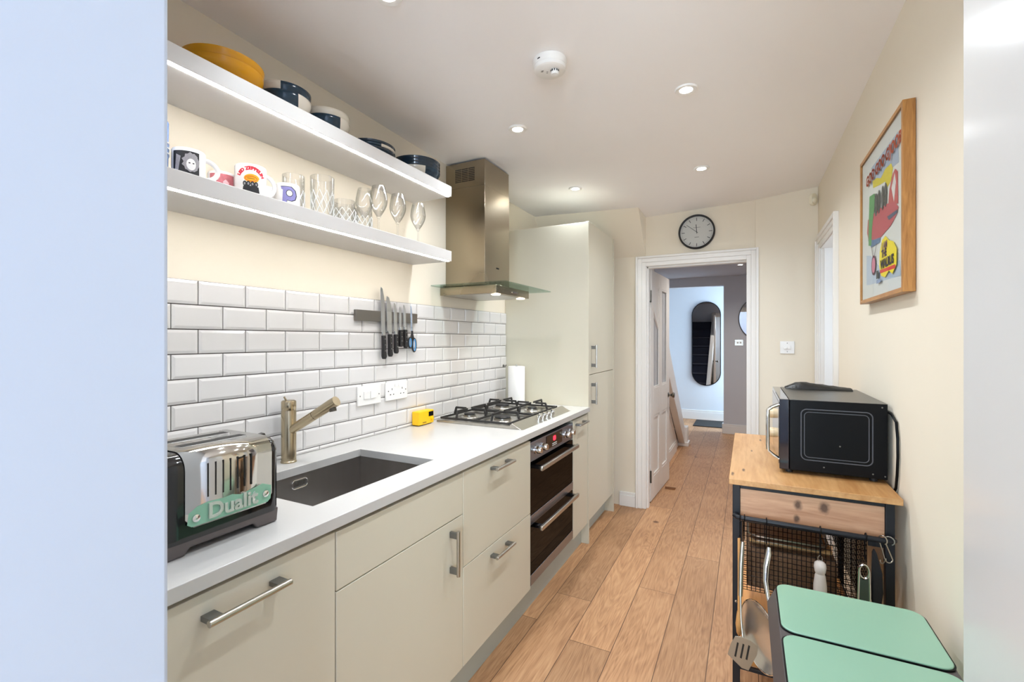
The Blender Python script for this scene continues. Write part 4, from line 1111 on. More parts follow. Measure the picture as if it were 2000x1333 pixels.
# ================================================================== CEILING AND WALL FITTINGS
def downlight(x, y, z, lab, energy=9.0, grp='recessed ceiling downlights', col=WARM):
    t = thing('ceiling_downlight', (x, y, z), lab, 'downlight', grp)
    part('trim_ring', B().lathe([(0.026, -0.004), (0.042, -0.006), (0.045, -0.002), (0.045, 0.001), (0.026, 0.001), (0.026, -0.004)], n=36), PLASW, t, local=True)
    part('lamp', B().lathe([(0, -0.0035), (0.0255, -0.0035), (0.0255, 0.0), (0, 0.0)], n=32), LAMP, t, local=True)
    l = bpy.data.lights.new('downlight_beam', 'SPOT'); l.energy = energy; l.color = col; l.spot_size = R(150); l.spot_blend = 0.9; l.shadow_soft_size = 0.028
    lo = bpy.data.objects.new('downlight_beam', l); COL.objects.link(lo); lo.location = (x, y, z - 0.012)
    return t
DL = [(-0.969, 1.081, 'downlight at the top edge of the picture, nearest above the shelves'), (-0.997, 2.031, 'downlight in the ceiling just in front of the cooker hood chimney'), (-1.02, 2.955, 'small far downlight near the tall larder cabinet'), (-0.224, 1.10, 'added unseen downlight nearest the camera by the right wall'), (-0.224, 2.045, 'largest visible downlight, right of the smoke alarm'), (-0.239, 2.97, 'downlight above and left of the wall clock, before the doorway')]  # the nearest one by the right wall is unseen, added for light
for x, y, lab in DL: downlight(x, y, zceil(x, y) - 0.0005, lab, 14.0 if (x < -0.5 and y < 1.5) else 21.0)
downlight(-0.068, 6.30, 2.2715, 'downlight in the hall ceiling seen through the doorway', 26, 'recessed ceiling downlights', (1, 0.95, 0.9))
downlight(-0.068, 4.75, 2.2715, 'added unseen hall downlight just beyond the doorway head', 36, 'recessed ceiling downlights', (1, 0.95, 0.9))  # unseen lamp added to brighten the hall and the open door

zc = zceil(-0.654, 1.605)
t = thing('smoke_alarm', (-0.654, 1.605, zc), 'round white smoke alarm on the kitchen ceiling', 'smoke alarm')
part('base', B().lathe([(0, 0), (0.062, 0), (0.063, -0.006), (0.061, -0.026), (0, -0.026)], n=44), PLASW, t, local=True)
cv = part('cover', B().lathe([(0, -0.022), (0.060, -0.026), (0.058, -0.038), (0.050, -0.043), (0, -0.045)], n=44), PLASW, t, local=True)
part('sensor_dome', B().lathe([(0.0, -0.045), (0.013, -0.045), (0.013, -0.051), (0.016, -0.053), (0.014, -0.062), (0, -0.064)], (0.022, -0.006, 0), 20), PLASW, cv, local=True)
b = B()
for q in range(10):
    a = q / 10 * 2 * PI; b.box(-0.0015, 0.0015, -0.0015, 0.0015, -0.053, -0.045, Matrix.Translation((0.022 + 0.0142 * math.cos(a), -0.006 + 0.0142 * math.sin(a), 0)))
for (px_, py_, w1, w2) in ((-0.018, -0.012, 0.008, 0.0012), (-0.014, -0.016, 0.008, 0.0012), (-0.004, 0.004, 0.006, 0.0015), (0.0, -0.004, 0.006, 0.0015)):
    b.box(-w1 / 2, w1 / 2, -w2 / 2, w2 / 2, -0.0452, -0.0442, Matrix.Translation((px_ - 0.006, py_ - 0.006, 0)) @ Matrix.Rotation(R(20), 4, 'Z'))
b.box(-0.0005, 0.0005, -0.006, 0.006, -0.018, -0.014, Matrix.Translation((-0.020, -0.0585, 0)) @ Matrix.Rotation(R(70), 4, 'Z'))
part('sensor_slot', b, mat('dark_slot', (0, 0, 0)), cv, local=True)

# clock
CX, CZ, CR = -0.339, 2.178, 0.130
t = thing('wall_clock', (CX, BY, CZ), 'round black rimmed wall clock above the hall doorway', 'clock')
Mc = Matrix.Translation((CX, BY, CZ)) @ Matrix.Rotation(R(90), 4, 'X')
part('rim', B().lathe([(CR - 0.012, 0.030), (CR - 0.003, 0.034), (CR, 0.030), (CR, 0.0), (CR - 0.012, 0.0), (CR - 0.012, 0.030)], n=64, M=Mc), MATTB, t)
fc = part('dial_face', B().lathe([(0, 0.0), (CR - 0.012, 0.0), (CR - 0.012, 0.010), (0, 0.010)], n=64, M=Mc), mat('clock_dial', (222, 220, 212), 0.6, var=0.01), t)
b = B()
for q in range(60):
    a = q / 60 * 2 * PI; big = q % 5 == 0
    r0, r1, ww = (CR - 0.044, CR - 0.020, 0.0022) if big else (CR - 0.026, CR - 0.020, 0.0007)
    b.box(-ww, ww, -0.0112, -0.010, r0, r1, Matrix.Translation((CX, BY, CZ)) @ Matrix.Rotation(a, 4, 'Y'))
part('hour_mark', b, MATTB, fc)
def hand(ang, L_, w_, yy): return B().box(-w_, w_, -yy - 0.001, -yy, -0.012, L_, Matrix.Translation((CX, BY, CZ)) @ Matrix.Rotation(ang, 4, 'Y'))
part('hour_hand', hand(R(-4), 0.058, 0.0024, 0.014), MATTB, t)
part('minute_hand', hand(R(-51), 0.092, 0.0016, 0.017), MATTB, t)
part('dial_lettering', B().box(CX - 0.026, CX + 0.026, BY - 0.0110, BY - 0.010, CZ + 0.034, CZ + 0.0365).box(CX - 0.016, CX + 0.016, BY - 0.0110, BY - 0.010, CZ - 0.040, CZ - 0.0365), mat('grey_dial_print', (120, 118, 112), 0.6), fc)
part('glass', B().lathe([(0, 0.024), (CR - 0.0122, 0.024), (CR - 0.0122, 0.0255), (0, 0.0255)], n=48, M=Mc), GLASS, t)

# dimmer, motion sensor
t = thing('dimmer_switch', (0.255, BY - 0.006, 1.258), 'white square dimmer and switch plate on the back wall right of the doorway', 'switch')
part('plate', B().box(0.212, 0.300, BY - 0.014, BY - 0.006, 1.258, 1.346), PLASW, t, 0.002)
part('dimmer_knob', B().cyl((0.243, BY - 0.014, 1.302), (0.243, BY - 0.026, 1.302), 0.011, 20), PLASW, t)
part('rocker', B().box(0.258, 0.278, BY - 0.018, BY - 0.014, 1.290, 1.314), PLASW, t, 0.001)
part('screw', B().cyl((0.256, BY - 0.014, 1.332), (0.256, BY - 0.0146, 1.332), 0.003, 10).cyl((0.256, BY - 0.014, 1.272), (0.256, BY - 0.0146, 1.272), 0.003, 10), mat('zinc', (0, 0, 0)), t)
t = thing('motion_sensor', (0.41, BY - 0.006, 2.29), 'small cream motion sensor high in the far right corner', 'sensor')
Mp = Matrix.Translation((0.408, BY - 0.034, 2.320)) @ Matrix.Rotation(R(45), 4, 'Z')
b = B(); b.prism(rrect(-0.026, 0.026, -0.040, 0.040, 0.022), lambda u, v: Mp @ Vector((u, 0.012, v)), lambda u, v: Mp @ Vector((u, -0.010, v)))
hs_ = part('housing', b, CREAMP, t, 0.004, 3)
part('lens', B().lathe([(0, 0.012), (0.012, 0.010), (0.019, 0.004), (0.021, 0)], n=24, M=Mp @ Matrix.Translation((0, -0.010, -0.008)) @ Matrix.Rotation(R(90), 4, 'X')), CREAMP, hs_)
part('bracket', B().cyl((0.408, BY - 0.03, 2.325), (0.408, BY - 0.006, 2.325), 0.009, 12), CREAMP, t)

# hall fittings
def capsule(w_, h_, n=18):
    r = w_ / 2; out = []
    for i in range(n + 1): a = PI * i / n; out.append((r * math.cos(a), h_ / 2 - r + r * math.sin(a)))
    for i in range(n + 1): a = PI + PI * i / n; out.append((r * math.cos(a), -h_ / 2 + r + r * math.sin(a)))
    return out
t = thing('long_mirror', (-0.605, 8.44, 1.28), 'tall capsule shaped mirror on the pale far hall wall', 'mirror')
cp = capsule(0.44, 1.40)
part('mirror_pane', B().prism([(u * 0.985 - 0.605, v * 0.995 + 1.285) for u, v in cp], lambda u, v: (u, 8.425, v), lambda u, v: (u, 8.4135, v)), MIRR, t)
part('frame', B().tube([(u - 0.605, 8.418, v + 1.285) for u, v in cp], 0.0075, 8, closed=True), SATB, t)
part('backing', B().prism([(u * 0.9 - 0.605, v * 0.96 + 1.285) for u, v in cp], lambda u, v: (u, 8.44, v), lambda u, v: (u, 8.425, v)), MATTB, t)
t = thing('round_mirror', (0.232, 7.35, 1.32), 'round mirror on the grey hall wall, cut off by the door frame', 'mirror')
Mr = Matrix.Translation((0.232, 7.35, 1.65)) @ Matrix.Rotation(R(90), 4, 'X')
part('mirror_pane', B().lathe([(0, 0), (0.325, 0), (0.325, 0.012), (0, 0.012)], n=64, M=Mr), MIRR, t)
part('frame', B().tube([(0.232 + 0.33 * math.cos(q / 64 * 2 * PI), 7.340, 1.65 + 0.33 * math.sin(q / 64 * 2 * PI)) for q in range(64)], 0.007, 8, closed=True), POSTG, t)
t = thing('hall_switch', (-0.08, 7.35, 1.27), 'steel switch plate on the grey hall wall below the round mirror', 'switch')
part('plate', B().box(-0.150, -0.040, 7.343, 7.35, 1.268, 1.355), STEEL, t, 0.002)
part('rocker', B().box(-0.125, -0.10, 7.339, 7.343, 1.298, 1.325).box(-0.088, -0.063, 7.339, 7.343, 1.298, 1.325), PLASW, t, 0.001)
solo('door_mat', B().box(-0.75, -0.0, 7.75, 8.35, 0.0005, 0.012), mat('coir_mat_dark', (46, 44, 42), 0.95, var=0.4, scale=25, bump=0.6), (-0.4, 8.05, 0), 'dark doormat on the wood floor at the end of the hall', 'doormat', bevel=0.003)
solo('door_wedge', B().px([(4.385, 0.0005), (4.45, 0.0005), (4.45, 0.004), (4.385, 0.022)], -0.66, -0.575), woodmat('wedge_wood', (150, 104, 66), (110, 72, 44), 'X'), (-0.62, 4.42, 0), 'small wooden wedge on the floor beside the open door', 'door wedge', bevel=0.001)

# ================================================================== POSTER
PX = 0.408
po = thing('framed_poster', (0.424, 2.01, 1.50), 'deep oak framed colourful poster of a red aeroplane on the right wall', 'picture')
for ya, yb in ((1.729, 1.743), (2.286, 2.300)): part('frame_stile', B().box(PX, RX - 0.0015, ya, yb, 1.500, 2.063), OAKF, po, 0.0008)
for za, zb in ((1.500, 1.514), (2.049, 2.063)): part('frame_rail', B().box(PX, RX - 0.0015, 1.743, 2.286, za, zb), OAKFY, po, 0.0008)
XP = 0.4145
pp = part('paper', B().box(XP, XP + 0.004, 1.743, 2.286, 1.514, 2.049), mat('poster_paper', (234, 233, 226), 0.5), po)
lay = [0]
def art(poly, col, name='print'):
    lay[0] += 1; x = XP - 0.00025 * lay[0]
    part(name, B().px(poly, x, x + 0.0002), mat('ink_%d_%d_%d' % col, col, 0.55, var=0.08, scale=60), pp)
art([(2.141, 1.997), (1.80, 1.997), (1.792, 1.90), (2.141, 1.93)], (176, 188, 206))
art([(2.217, 1.683), (2.149, 1.672), (1.99, 1.60), (1.78, 1.60), (1.77, 1.552), (2.149, 1.564), (2.217, 1.568)], (196, 208, 222))
art([(2.122, 1.942), (2.06, 1.935), (2.002, 1.916), (1.947, 1.93), (1.875, 1.925), (1.856, 1.903), (1.875, 1.870), (1.915, 1.860), (1.947, 1.888), (2.013, 1.897), (2.11, 1.913)], (226, 206, 40))
art([(1.905, 1.804), (1.895, 1.845), (1.856, 1.885), (1.828, 1.892), (1.800, 1.874), (1.797, 1.775)], (200, 84, 84))
art([(1.869, 1.843), (1.833, 1.880), (1.820, 1.849), (1.841, 1.792)], (240, 232, 226))
art([(2.189, 1.814), (2.097, 1.818), (1.99, 1.812), (1.915, 1.806), (1.83, 1.790), (1.792, 1.764), (1.81, 1.745), (1.875, 1.725), (2.002, 1.712), (2.12, 1.716), (2.175, 1.731), (2.203, 1.768)], (196, 82, 92))
art([(2.189, 1.739), (2.10, 1.722), (2.002, 1.712), (2.013, 1.697), (2.135, 1.700)], (92, 122, 158))
art([(2.162, 1.896), (2.084, 1.887), (2.084, 1.845), (2.122, 1.773), (2.135, 1.707), (2.176, 1.714), (2.176, 1.778)], (88, 158, 92))
art([(1.915, 1.763), (1.80, 1.758), (1.80, 1.748), (1.895, 1.747)], (70, 84, 110))
for (cy, w_) in ((2.062, 0.022), (2.020, 0.018), (1.970, 0.017), (1.932, 0.014)):
    art([(cy + w_ * math.cos(q / 10 * 2 * PI), 1.840 + 0.042 * math.sin(q / 10 * 2 * PI)) for q in range(10)], (70, 72, 70))
art([(2.125, 1.700), (2.120, 1.700), (2.095, 1.655), (2.100, 1.652)], (90, 70, 60)); art([(2.05, 1.700), (2.045, 1.700), (2.08, 1.652), (2.085, 1.655)], (90, 70, 60))
art([(2.089 + 0.032 * math.cos(q / 16 * 2 * PI), 1.628 + 0.036 * math.sin(q / 16 * 2 * PI)) for q in range(16)], (92, 40, 52))
art([(2.089 + 0.024 * math.cos(q / 16 * 2 * PI), 1.628 + 0.028 * math.sin(q / 16 * 2 * PI)) for q in range(16)], (206, 130, 146))
art([(2.000, 1.660), (1.97, 1.695), (1.925, 1.702), (1.885, 1.680), (1.835, 1.668), (1.798, 1.640), (1.80, 1.590), (1.845, 1.566), (1.885, 1.582), (1.93, 1.566), (1.98, 1.576), (2.005, 1.61)], (234, 212, 30))
art([(2.0, 1.598), (1.81, 1.592), (1.81, 1.580), (1.99, 1.586)], (214, 60, 44))
def ptext(s, size, y, z, col, rot=0.0, bold=0.001, arc=None):
    lay[0] += 1; x = XP - 0.00025 * lay[0]
    part('lettering', text_b(s, size, lambda u, v, w_: (x + 0.0002 - w_, y - u, z + v + u * rot), 0.0002, bold=bold, arc=arc), mat('ink_%d_%d_%d' % col, col, 0.55), pp)
ptext("GOO GOO G'JOOB", 0.052, 1.972, 1.945, (206, 96, 58), 0.02, 0.0022)
ptext('I AM', 0.034, 1.935, 1.662, (96, 50, 74))
ptext('THE', 0.034, 1.940, 1.636, (60, 34, 50), bold=0.0015)
ptext('WALRUS', 0.040, 1.905, 1.600, (36, 26, 34), bold=0.0018)
art([(2.040, 1.60), (2.010, 1.60), (2.010, 1.572), (2.040, 1.572)], (60, 62, 54)); art([(2.036, 1.568), (1.98, 1.568), (1.98, 1.555), (2.036, 1.555)], (120, 136, 160))
part('glazing', B().box(PX + 0.0015, PX + 0.003, 1.743, 2.286, 1.514, 2.049), glassmat('picture_glass', refl=0.01, fk=0.12), po)

# ================================================================== TROLLEY
TX0, TX1, TYN, TYF, TZ = -0.055, 0.4275, 1.800, 2.690, 0.870
tr = thing('kitchen_trolley', (0.19, 2.24, 0), 'oak topped kitchen trolley with black metal frame along the right wall', 'trolley')
part('tabletop', B().box(TX0, TX1, TYN, TYF, TZ - 0.020, TZ), OAKT, tr, 0.0015)
for x in (-0.044, 0.386):
    for y in (1.812, 2.655):
        lg = part('leg', B().box(x, x + 0.024, y, y + 0.024, 0, TZ - 0.0205), FRAMEB, tr, 0.0015)
        if y < 2: part('bolt', B().cyl((x + 0.012, y, 0.438), (x + 0.012, y - 0.003, 0.438), 0.0045, 12), CHROME, lg)
for z in (TZ - 0.034, 0.20):
    for (xa, xb, ya, yb) in ((-0.020, 0.386, 1.815, 1.829), (-0.020, 0.386, 2.660, 2.674), (-0.040, -0.028, 1.836, 2.655), (0.392, 0.404, 1.836, 2.655)):
        part('frame_rail', B().box(xa, xb, ya, yb, z, z + 0.012), FRAMEB, tr, 0.001)
part('end_panel', B().box(-0.0195, 0.3855, 1.818, 1.832, 0.722, TZ - 0.035), PINE, tr, 0.001)
part('end_panel', B().box(-0.0195, 0.3855, 2.660, 2.674, 0.722, TZ - 0.035), PINE, tr, 0.001)
part('bottom_shelf', B().box(-0.026, 0.390, 1.832, 2.658, 0.2125, 0.230), woodmat('orange_board', (214, 150, 84), (176, 112, 54), 'Y', 1.0), tr, 0.001)
rl = B()
pts = [(-0.032, 1.812, 0.744), (-0.036, 1.792, 0.745), (-0.028, 1.780, 0.746), (-0.010, 1.777, 0.746), (0.19, 1.777, 0.745), (0.37, 1.777, 0.744), (0.392, 1.780, 0.744), (0.402, 1.792, 0.743), (0.398, 1.812, 0.742)]
part('utensil_rail', rl.tube(pts, 0.0085, 12), FRAMEB, tr)
# wire basket
bx0, bx1, by0, by1, bz0, bz1 = -0.012, 0.345, 1.846, 2.640, 0.470, 0.712
b = B()
def wire(p, q, r=0.0011): b.tube([p, q], r, 4, caps=False)
nn = 26
for i in range(nn + 1):
    x = bx0 + (bx1 - bx0) * i / nn
    wire((x, by0, bz0), (x, by0, bz1)); wire((x, by1, bz0), (x, by1, bz1)); wire((x, by0, bz0), (x, by1, bz0))
for j in range(15):
    z = bz0 + (bz1 - bz0) * j / 14
    wire((bx0, by0, z), (bx1, by0, z)); wire((bx0, by1, z), (bx1, by1, z)); wire((bx0, by0, z), (bx0, by1, z)); wire((bx1, by0, z), (bx1, by1, z))
for i in range(44):
    y = by0 + (by1 - by0) * i / 43
    wire((bx0, y, bz0), (bx0, y, bz1)); wire((bx1, y, bz0), (bx1, y, bz1)); wire((bx0, y, bz0), (bx1, y, bz0))
for q in ((bx0, by0, bx1, by0), (bx0, by1, bx1, by1), (bx0, by0, bx0, by1), (bx1, by0, bx1, by1)): b.tube([(q[0], q[1], bz1), (q[2], q[3], bz1)], 0.0028, 6)
part('wire_basket', b, SATB, tr)
part('basket_runner', B().box(-0.020, -0.014, 1.836, 2.655, 0.700, 0.714).box(0.347, 0.386, 1.836, 1.842, 0.700, 0.714), FRAMEB, tr)
# things in the basket and on the shelf
b = B()
b.pz(rrect(0.01, 0.24, 1.87, 2.30, 0.03), 0.640, 0.643)
for z, g_ in ((0.655, 0.004),): b.tube([(u, v, 0.660) for u, v in rrect(0.005, 0.245, 1.865, 2.305, 0.03)], 0.004, 6, closed=True)
b.prism(rrect(0.01, 0.24, 1.87, 2.30, 0.03), lambda u, v: (u, v, 0.643), lambda u, v: (u, v, 0.6435))
t = thing('baking_tray', (0.155, 2.08, 0.64), 'shiny steel tray lying on top in the wire basket', 'tray')
part('tray', b, STEEL, t)
solo('chopping_board', B().box(0.01, 0.26, 1.90, 2.40, 0.618, 0.636), woodmat('board_wood', (210, 164, 108), (178, 126, 74), 'X'), (0.18, 2.15, 0.618), 'wooden chopping board under the steel tray in the wire basket', 'board', bevel=0.003)
solo('wicker_basket', B().box(0.0, 0.27, 1.865, 2.60, 0.4725, 0.616), mat('brown_wicker', (112, 82, 58), 0.8, var=0.7, scale=30, stretch=(3, 3, 8), bump=0.8, bscale=90), (0.18, 2.2, 0.4725), 'brown wicker tray basket inside the black wire basket', 'basket', bevel=0.01)

# ---- hooks and utensils on the rail
def shook(x, lab, h=0.07, y=1.777, rot=0.0, grp='black hooks on the trolley rail', m=None):
    b = B(); r = 0.0125; pts = []
    for i in range(10): a = R(-60 + 240 * i / 9); pts.append((r * math.cos(a) * math.sin(rot), r * math.cos(a) * math.cos(rot) * -1, r * math.sin(a)))
    pts.append((0.0, 0.0 + 0.008, -h * 0.45))
    for i in range(9): a = R(180 + 200 * i / 8); pts.append((0.010 * math.cos(a) * -math.sin(rot), 0.002 + -0.010 * math.cos(a) * math.cos(rot), -h + 0.012 + 0.010 * math.sin(a)))
    b.tube(pts, 0.0017, 6)
    o = part('rail_hook', b, m or SATB, None); o.location = (x, y, 0.7455)
    return setp(o, lab, 'hook', grp)
shook(-0.020, 'black hook at the left end of the trolley rail, holding the wooden spoon')
shook(-0.006, 'black hook beside the left end, holding the slotted turner', 0.075)
shook(0.060, 'black hook holding up the steel pan by its handle', 0.078)
shook(0.212, 'black hook holding the white handled brush', 0.092)
shook(0.330, 'black hook holding the silver peeler', 0.072)
shook(0.372, 'empty silver hook at the right end of the rail, nearer the peeler', 0.075, rot=0.8, m=STEEL)
shook(0.388, 'empty silver hook at the right end of the rail, nearest the wall', 0.07, rot=1.2, m=STEEL)
UY = 1.775
WOODU = woodmat('spoon_wood', (216, 164, 104), (190, 134, 76), 'Z')
b = B().tube([(-0.023, UY + 0.006, 0.672), (-0.022, UY + 0.006, 0.55), (-0.022, UY + 0.008, 0.41)], [0.0045, 0.005, 0.006], 10).lathe([(0, -0.045), (0.008, -0.03), (0.011, 0), (0.008, 0.03), (0.006, 0.045)], (-0.023, UY + 0.008, 0.375), 18)
solo('wooden_spoon', b, WOODU, (-0.022, UY, 0.33), 'wooden spoon hanging at the left end of the trolley rail', 'spoon')
# slotted turner
t = thing('slotted_turner', (-0.012, UY - 0.05, 0.25), 'steel slotted turner hanging in front of the polished steel pan', 'turner')
yb_ = UY - 0.085
def fT(u, v, off): return (u, yb_ - off + (v - 0.36) * -0.05, v + 0.026)
out = [(-0.056, 0.290), (-0.046, 0.330), (-0.033, 0.358), (-0.012, 0.362), (0.012, 0.356), (0.033, 0.343), (0.031, 0.316), (0.006, 0.254), (-0.014, 0.256)]
b = B(); b.prism(out, lambda u, v: fT(u, v, 0), lambda u, v: fT(u, v, 0.0015))
hd_ = part('blade', b, mat('grey_satin_steel', (172, 166, 154), 0.35, 0.9), t, 0.0006)
b = B()
for q in range(3):
    u0 = -0.034 + q * 0.0165; s_ = 0.008
    b.prism([(u0 - 0.002 , 0.290), (u0 + 0.0035, 0.288), (u0 + s_ + 0.0035, 0.338), (u0 + s_ - 0.0015, 0.340)], lambda u, v: fT(u, v, 0.0015), lambda u, v: fT(u, v, 0.0019))
part('slot', b, mat('dark_slot', (0, 0, 0)), hd_)
part('turner_handle', B().tube([(-0.010, UY - 0.083, 0.376), (-0.016, UY - 0.062, 0.43), (-0.018, UY - 0.046, 0.50)], [0.0035, 0.003, 0.0035], 10).tube([(-0.018, UY - 0.046, 0.50), (-0.016, UY - 0.026, 0.60), (-0.012, UY - 0.008, 0.668)], [0.0065, 0.0075, 0.006], 12), STEEL, t)
# steel pan hung by its handle, open side turned to the left
t = thing('frying_pan', (0.036, 1.722, 0.28), 'polished steel pan hanging by its handle behind the slotted turner', 'pan')
Ml = Matrix.Translation((0.038, 1.722, 0.386)) @ Matrix.Rotation(R(-58), 4, 'Z') @ Matrix.Rotation(R(90), 4, 'X')
part('pan_body', B().lathe([(0, -0.020), (0.060, -0.019), (0.084, -0.012), (0.102, 0.0), (0.105, 0.001), (0.105, -0.0008), (0.086, -0.0142), (0.060, -0.0212), (0, -0.0222)], n=56, M=Ml), mat('brushed_pan_steel', (232, 231, 228), 0.24, 0.9, var=0.06, scale=2, stretch=(1, 1, 14)), t)
part('rolled_rim', B().tube([Ml @ Vector((0.105 * math.cos(q / 48 * 2 * PI), 0.105 * math.sin(q / 48 * 2 * PI), 0.001)) for q in range(48)], 0.0022, 8, closed=True), CHROME, t)
part('pan_handle', B().tube([(0.068, 1.674, 0.462), (0.070, 1.692, 0.490), (0.062, 1.714, 0.525), (0.056, 1.735, 0.565), (0.058, 1.752, 0.605), (0.065, 1.764, 0.642), (0.067, 1.770, 0.664)], [0.0045, 0.005, 0.006, 0.008, 0.0095, 0.0095, 0.006], 14, flat=0.7), CHROME, t)
# brush
t = thing('pastry_brush', (0.209, UY, 0.5), 'brush with turned whitewashed handle hanging at the middle of the rail', 'brush')
part('brush_handle', B().lathe([(0, 0.648), (0.008, 0.647), (0.0155, 0.640), (0.0175, 0.628), (0.0150, 0.612), (0.0125, 0.607), (0.0150, 0.600), (0.0185, 0.570), (0.019, 0.53), (0.017, 0.49), (0, 0.489)], (0.211, UY, 0), 26), mat('whitewashed_wood', (214, 206, 200), 0.6, var=0.12, scale=40, stretch=(3, 3, 0.5)), t)
part('cord_loop', B().tube([(0.211 + 0.006 * math.cos(q / 14 * 2 * PI), UY, 0.654 + 0.010 * math.sin(q / 14 * 2 * PI)) for q in range(14)], 0.0016, 5, closed=True), STEEL, t)
part('bristles', B().box(0.197, 0.225, UY - 0.012, UY + 0.012, 0.43, 0.488), mat('bristle', (196, 176, 140), 0.9, var=0.3, scale=200, stretch=(4, 4, 0.3)), t, 0.003)
# peeler
t = thing('peeler', (0.325, UY, 0.5), 'silver peeler with an oval ring end near the right end of the rail', 'peeler')
b = B().tube([(0.325 + 0.0125 * math.cos(q / 24 * 2 * PI), UY - 0.002, 0.640 + 0.021 * math.sin(q / 24 * 2 * PI)) for q in range(24)], 0.0035, 8, closed=True)
b.tube([(0.3125, UY - 0.002, 0.645), (0.311, UY - 0.002, 0.60), (0.309, UY - 0.002, 0.52)], 0.0036, 8).tube([(0.3375, UY - 0.002, 0.645), (0.339, UY - 0.002, 0.60), (0.340, UY - 0.002, 0.52)], 0.0036, 8)
part('outline', b, CHROME, t)
part('grip', B().py([(0.313, 0.622), (0.319, 0.616), (0.325, 0.614), (0.331, 0.616), (0.337, 0.622), (0.338, 0.52), (0.311, 0.52)], UY - 0.004, UY + 0.003), mat('grip_bin_reflection', (92, 104, 96), 0.3, 0.6), t)  # green tint painted in for chrome reflecting the mint bin
# black grater/holder
solo('black_oven_glove', B().py([(0.347, 0.700), (0.352, 0.712), (0.358, 0.700), (0.366, 0.665), (0.372, 0.64), (0.374, 0.58), (0.366, 0.52), (0.352, 0.515), (0.345, 0.56)], UY + 0.0, UY + 0.018), mat('black_quilted_cloth', (20, 20, 22), 0.9, var=0.2, bump=0.5, bscale=60), (0.36, UY, 0.52), 'small black cloth mitt hanging right of the silver peeler', 'oven glove', bevel=0.004)
# wall socket behind
t = thing('wall_socket', (RX, 2.35, 0.55), 'white socket with a plug on the right wall behind the trolley', 'socket')
part('plate', B().box(RX - 0.009, RX, 2.28, 2.426, 0.55, 0.636), PLASW, t, 0.002)
part('plug', B().box(RX - 0.034, RX - 0.009, 2.30, 2.345, 0.565, 0.612), PLASW, t, 0.006)

# ---- microwave
MX0, MX1, MYN, MYF, MZ0, MZ1 = 0.108, 0.425, 1.965, 2.470, 0.884, 1.139
mw = thing('microwave', (0.27, 2.2, TZ), 'black microwave standing on the oak trolley, its side towards us', 'microwave')
part('case', B().box(MX0 + 0.032, MX1, MYN, MYF, MZ0, MZ1), SATB, mw, 0.002)
part('top_cover', B().box(MX0 + 0.032, MX1 + 0.0003, MYN + 0.002, MYF - 0.002, MZ1 - 0.0005, MZ1 + 0.0012), mat('grey_top_metal', (92, 90, 86), 0.3, 0.85, var=0.05), mw)
fp = part('front_panel', B().box(MX0, MX0 + 0.0305, MYN - 0.001, MYF + 0.001, MZ0, MZ1 + 0.001), mat('gloss_blue_black', (14, 20, 34), 0.08, coat=0.5), mw, 0.002)
part('front_glass', B().box(MX0 - 0.0012, MX0 - 0.0002, MYN + 0.02, MYF - 0.02, MZ0 + 0.015, MZ1 - 0.015), BLACK, fp)
hp = [(MX0, MYN + 0.018, 1.118), (MX0 - 0.022, MYN + 0.018, 1.108), (MX0 - 0.036, MYN + 0.018, 1.096), (MX0 - 0.037, MYN + 0.018, 1.07), (MX0 - 0.037, MYN + 0.018, 0.97), (MX0 - 0.036, MYN + 0.018, 0.943), (MX0 - 0.022, MYN + 0.018, 0.930), (MX0, MYN + 0.018, 0.916)]
part('door_handle', B().tube(hp, 0.0065, 12, flat=1.0), CHROME, fp)
for z in (1.028, 0.942):
    part('control_knob', B().lathe([(0, 0), (0.022, 0), (0.021, 0.017), (0.019, 0.020), (0, 0.020)], n=30, M=Matrix.Translation((MX0 - 0.001, MYF - 0.08, z)) @ Matrix.Rotation(R(-90), 4, 'Y')), mat('cream_knob', (224, 200, 160), 0.3), fp)
b = B()
o1 = rrect(0.176, 0.384, 0.926, 1.108, 0.018); o2 = rrect(0.186, 0.374, 0.936, 1.098, 0.014)
b.tube([(u, MYN - 0.0002, v) for u, v in o1], 0.0019, 6, closed=True).tube([(u, MYN - 0.0002, v) for u, v in o2], 0.0014, 6, closed=True)
part('pressed_outline', b, mat('edge_highlight_grey', (84, 86, 92), 0.3), mw)  # lighter grey painted in for the highlight along the pressed ridge
b = B()
for q in ((0.245, 0.905), (0.385, 0.899), (0.418, 0.895), (0.410, 1.128), (0.292, 0.984)): b.lathe([(0, 0), (0.0028, 0), (0.002, 0.0014), (0, 0.0016)], n=12, M=Matrix.Translation((q[0], MYN, q[1])) @ Matrix.Rotation(R(90), 4, 'X'))
part('case_screw', b, mat('zinc', (0, 0, 0)), mw)
for x in (MX0 + 0.02, MX1 - 0.045):
    for y in (MYN + 0.02, MYF - 0.05): part('foot', B().cyl((x + 0.012, y + 0.012, TZ + 0.0005), (x + 0.012, y + 0.012, MZ0), 0.012, 14), MATTB, mw)
part('power_cord', B().tube([(MX1 - 0.02, MYF + 0.002, 1.05), (MX1 - 0.01, MYF + 0.02, 1.10), (0.432, MYF + 0.0, 1.115), (0.4335, 2.30, 1.112), (0.4335, 2.05, 1.112), (0.4335, 1.955, 1.108), (0.4335, 1.905, 1.090), (0.4335, 1.888, 1.04), (0.4335, 1.886, 0.98), (0.4335, 1.895, 0.92), (0.434, 1.91, 0.875), (0.4345, 2.0, 0.80), (0.4345, 2.30, 0.62)], 0.0042, 8), SATB, mw)
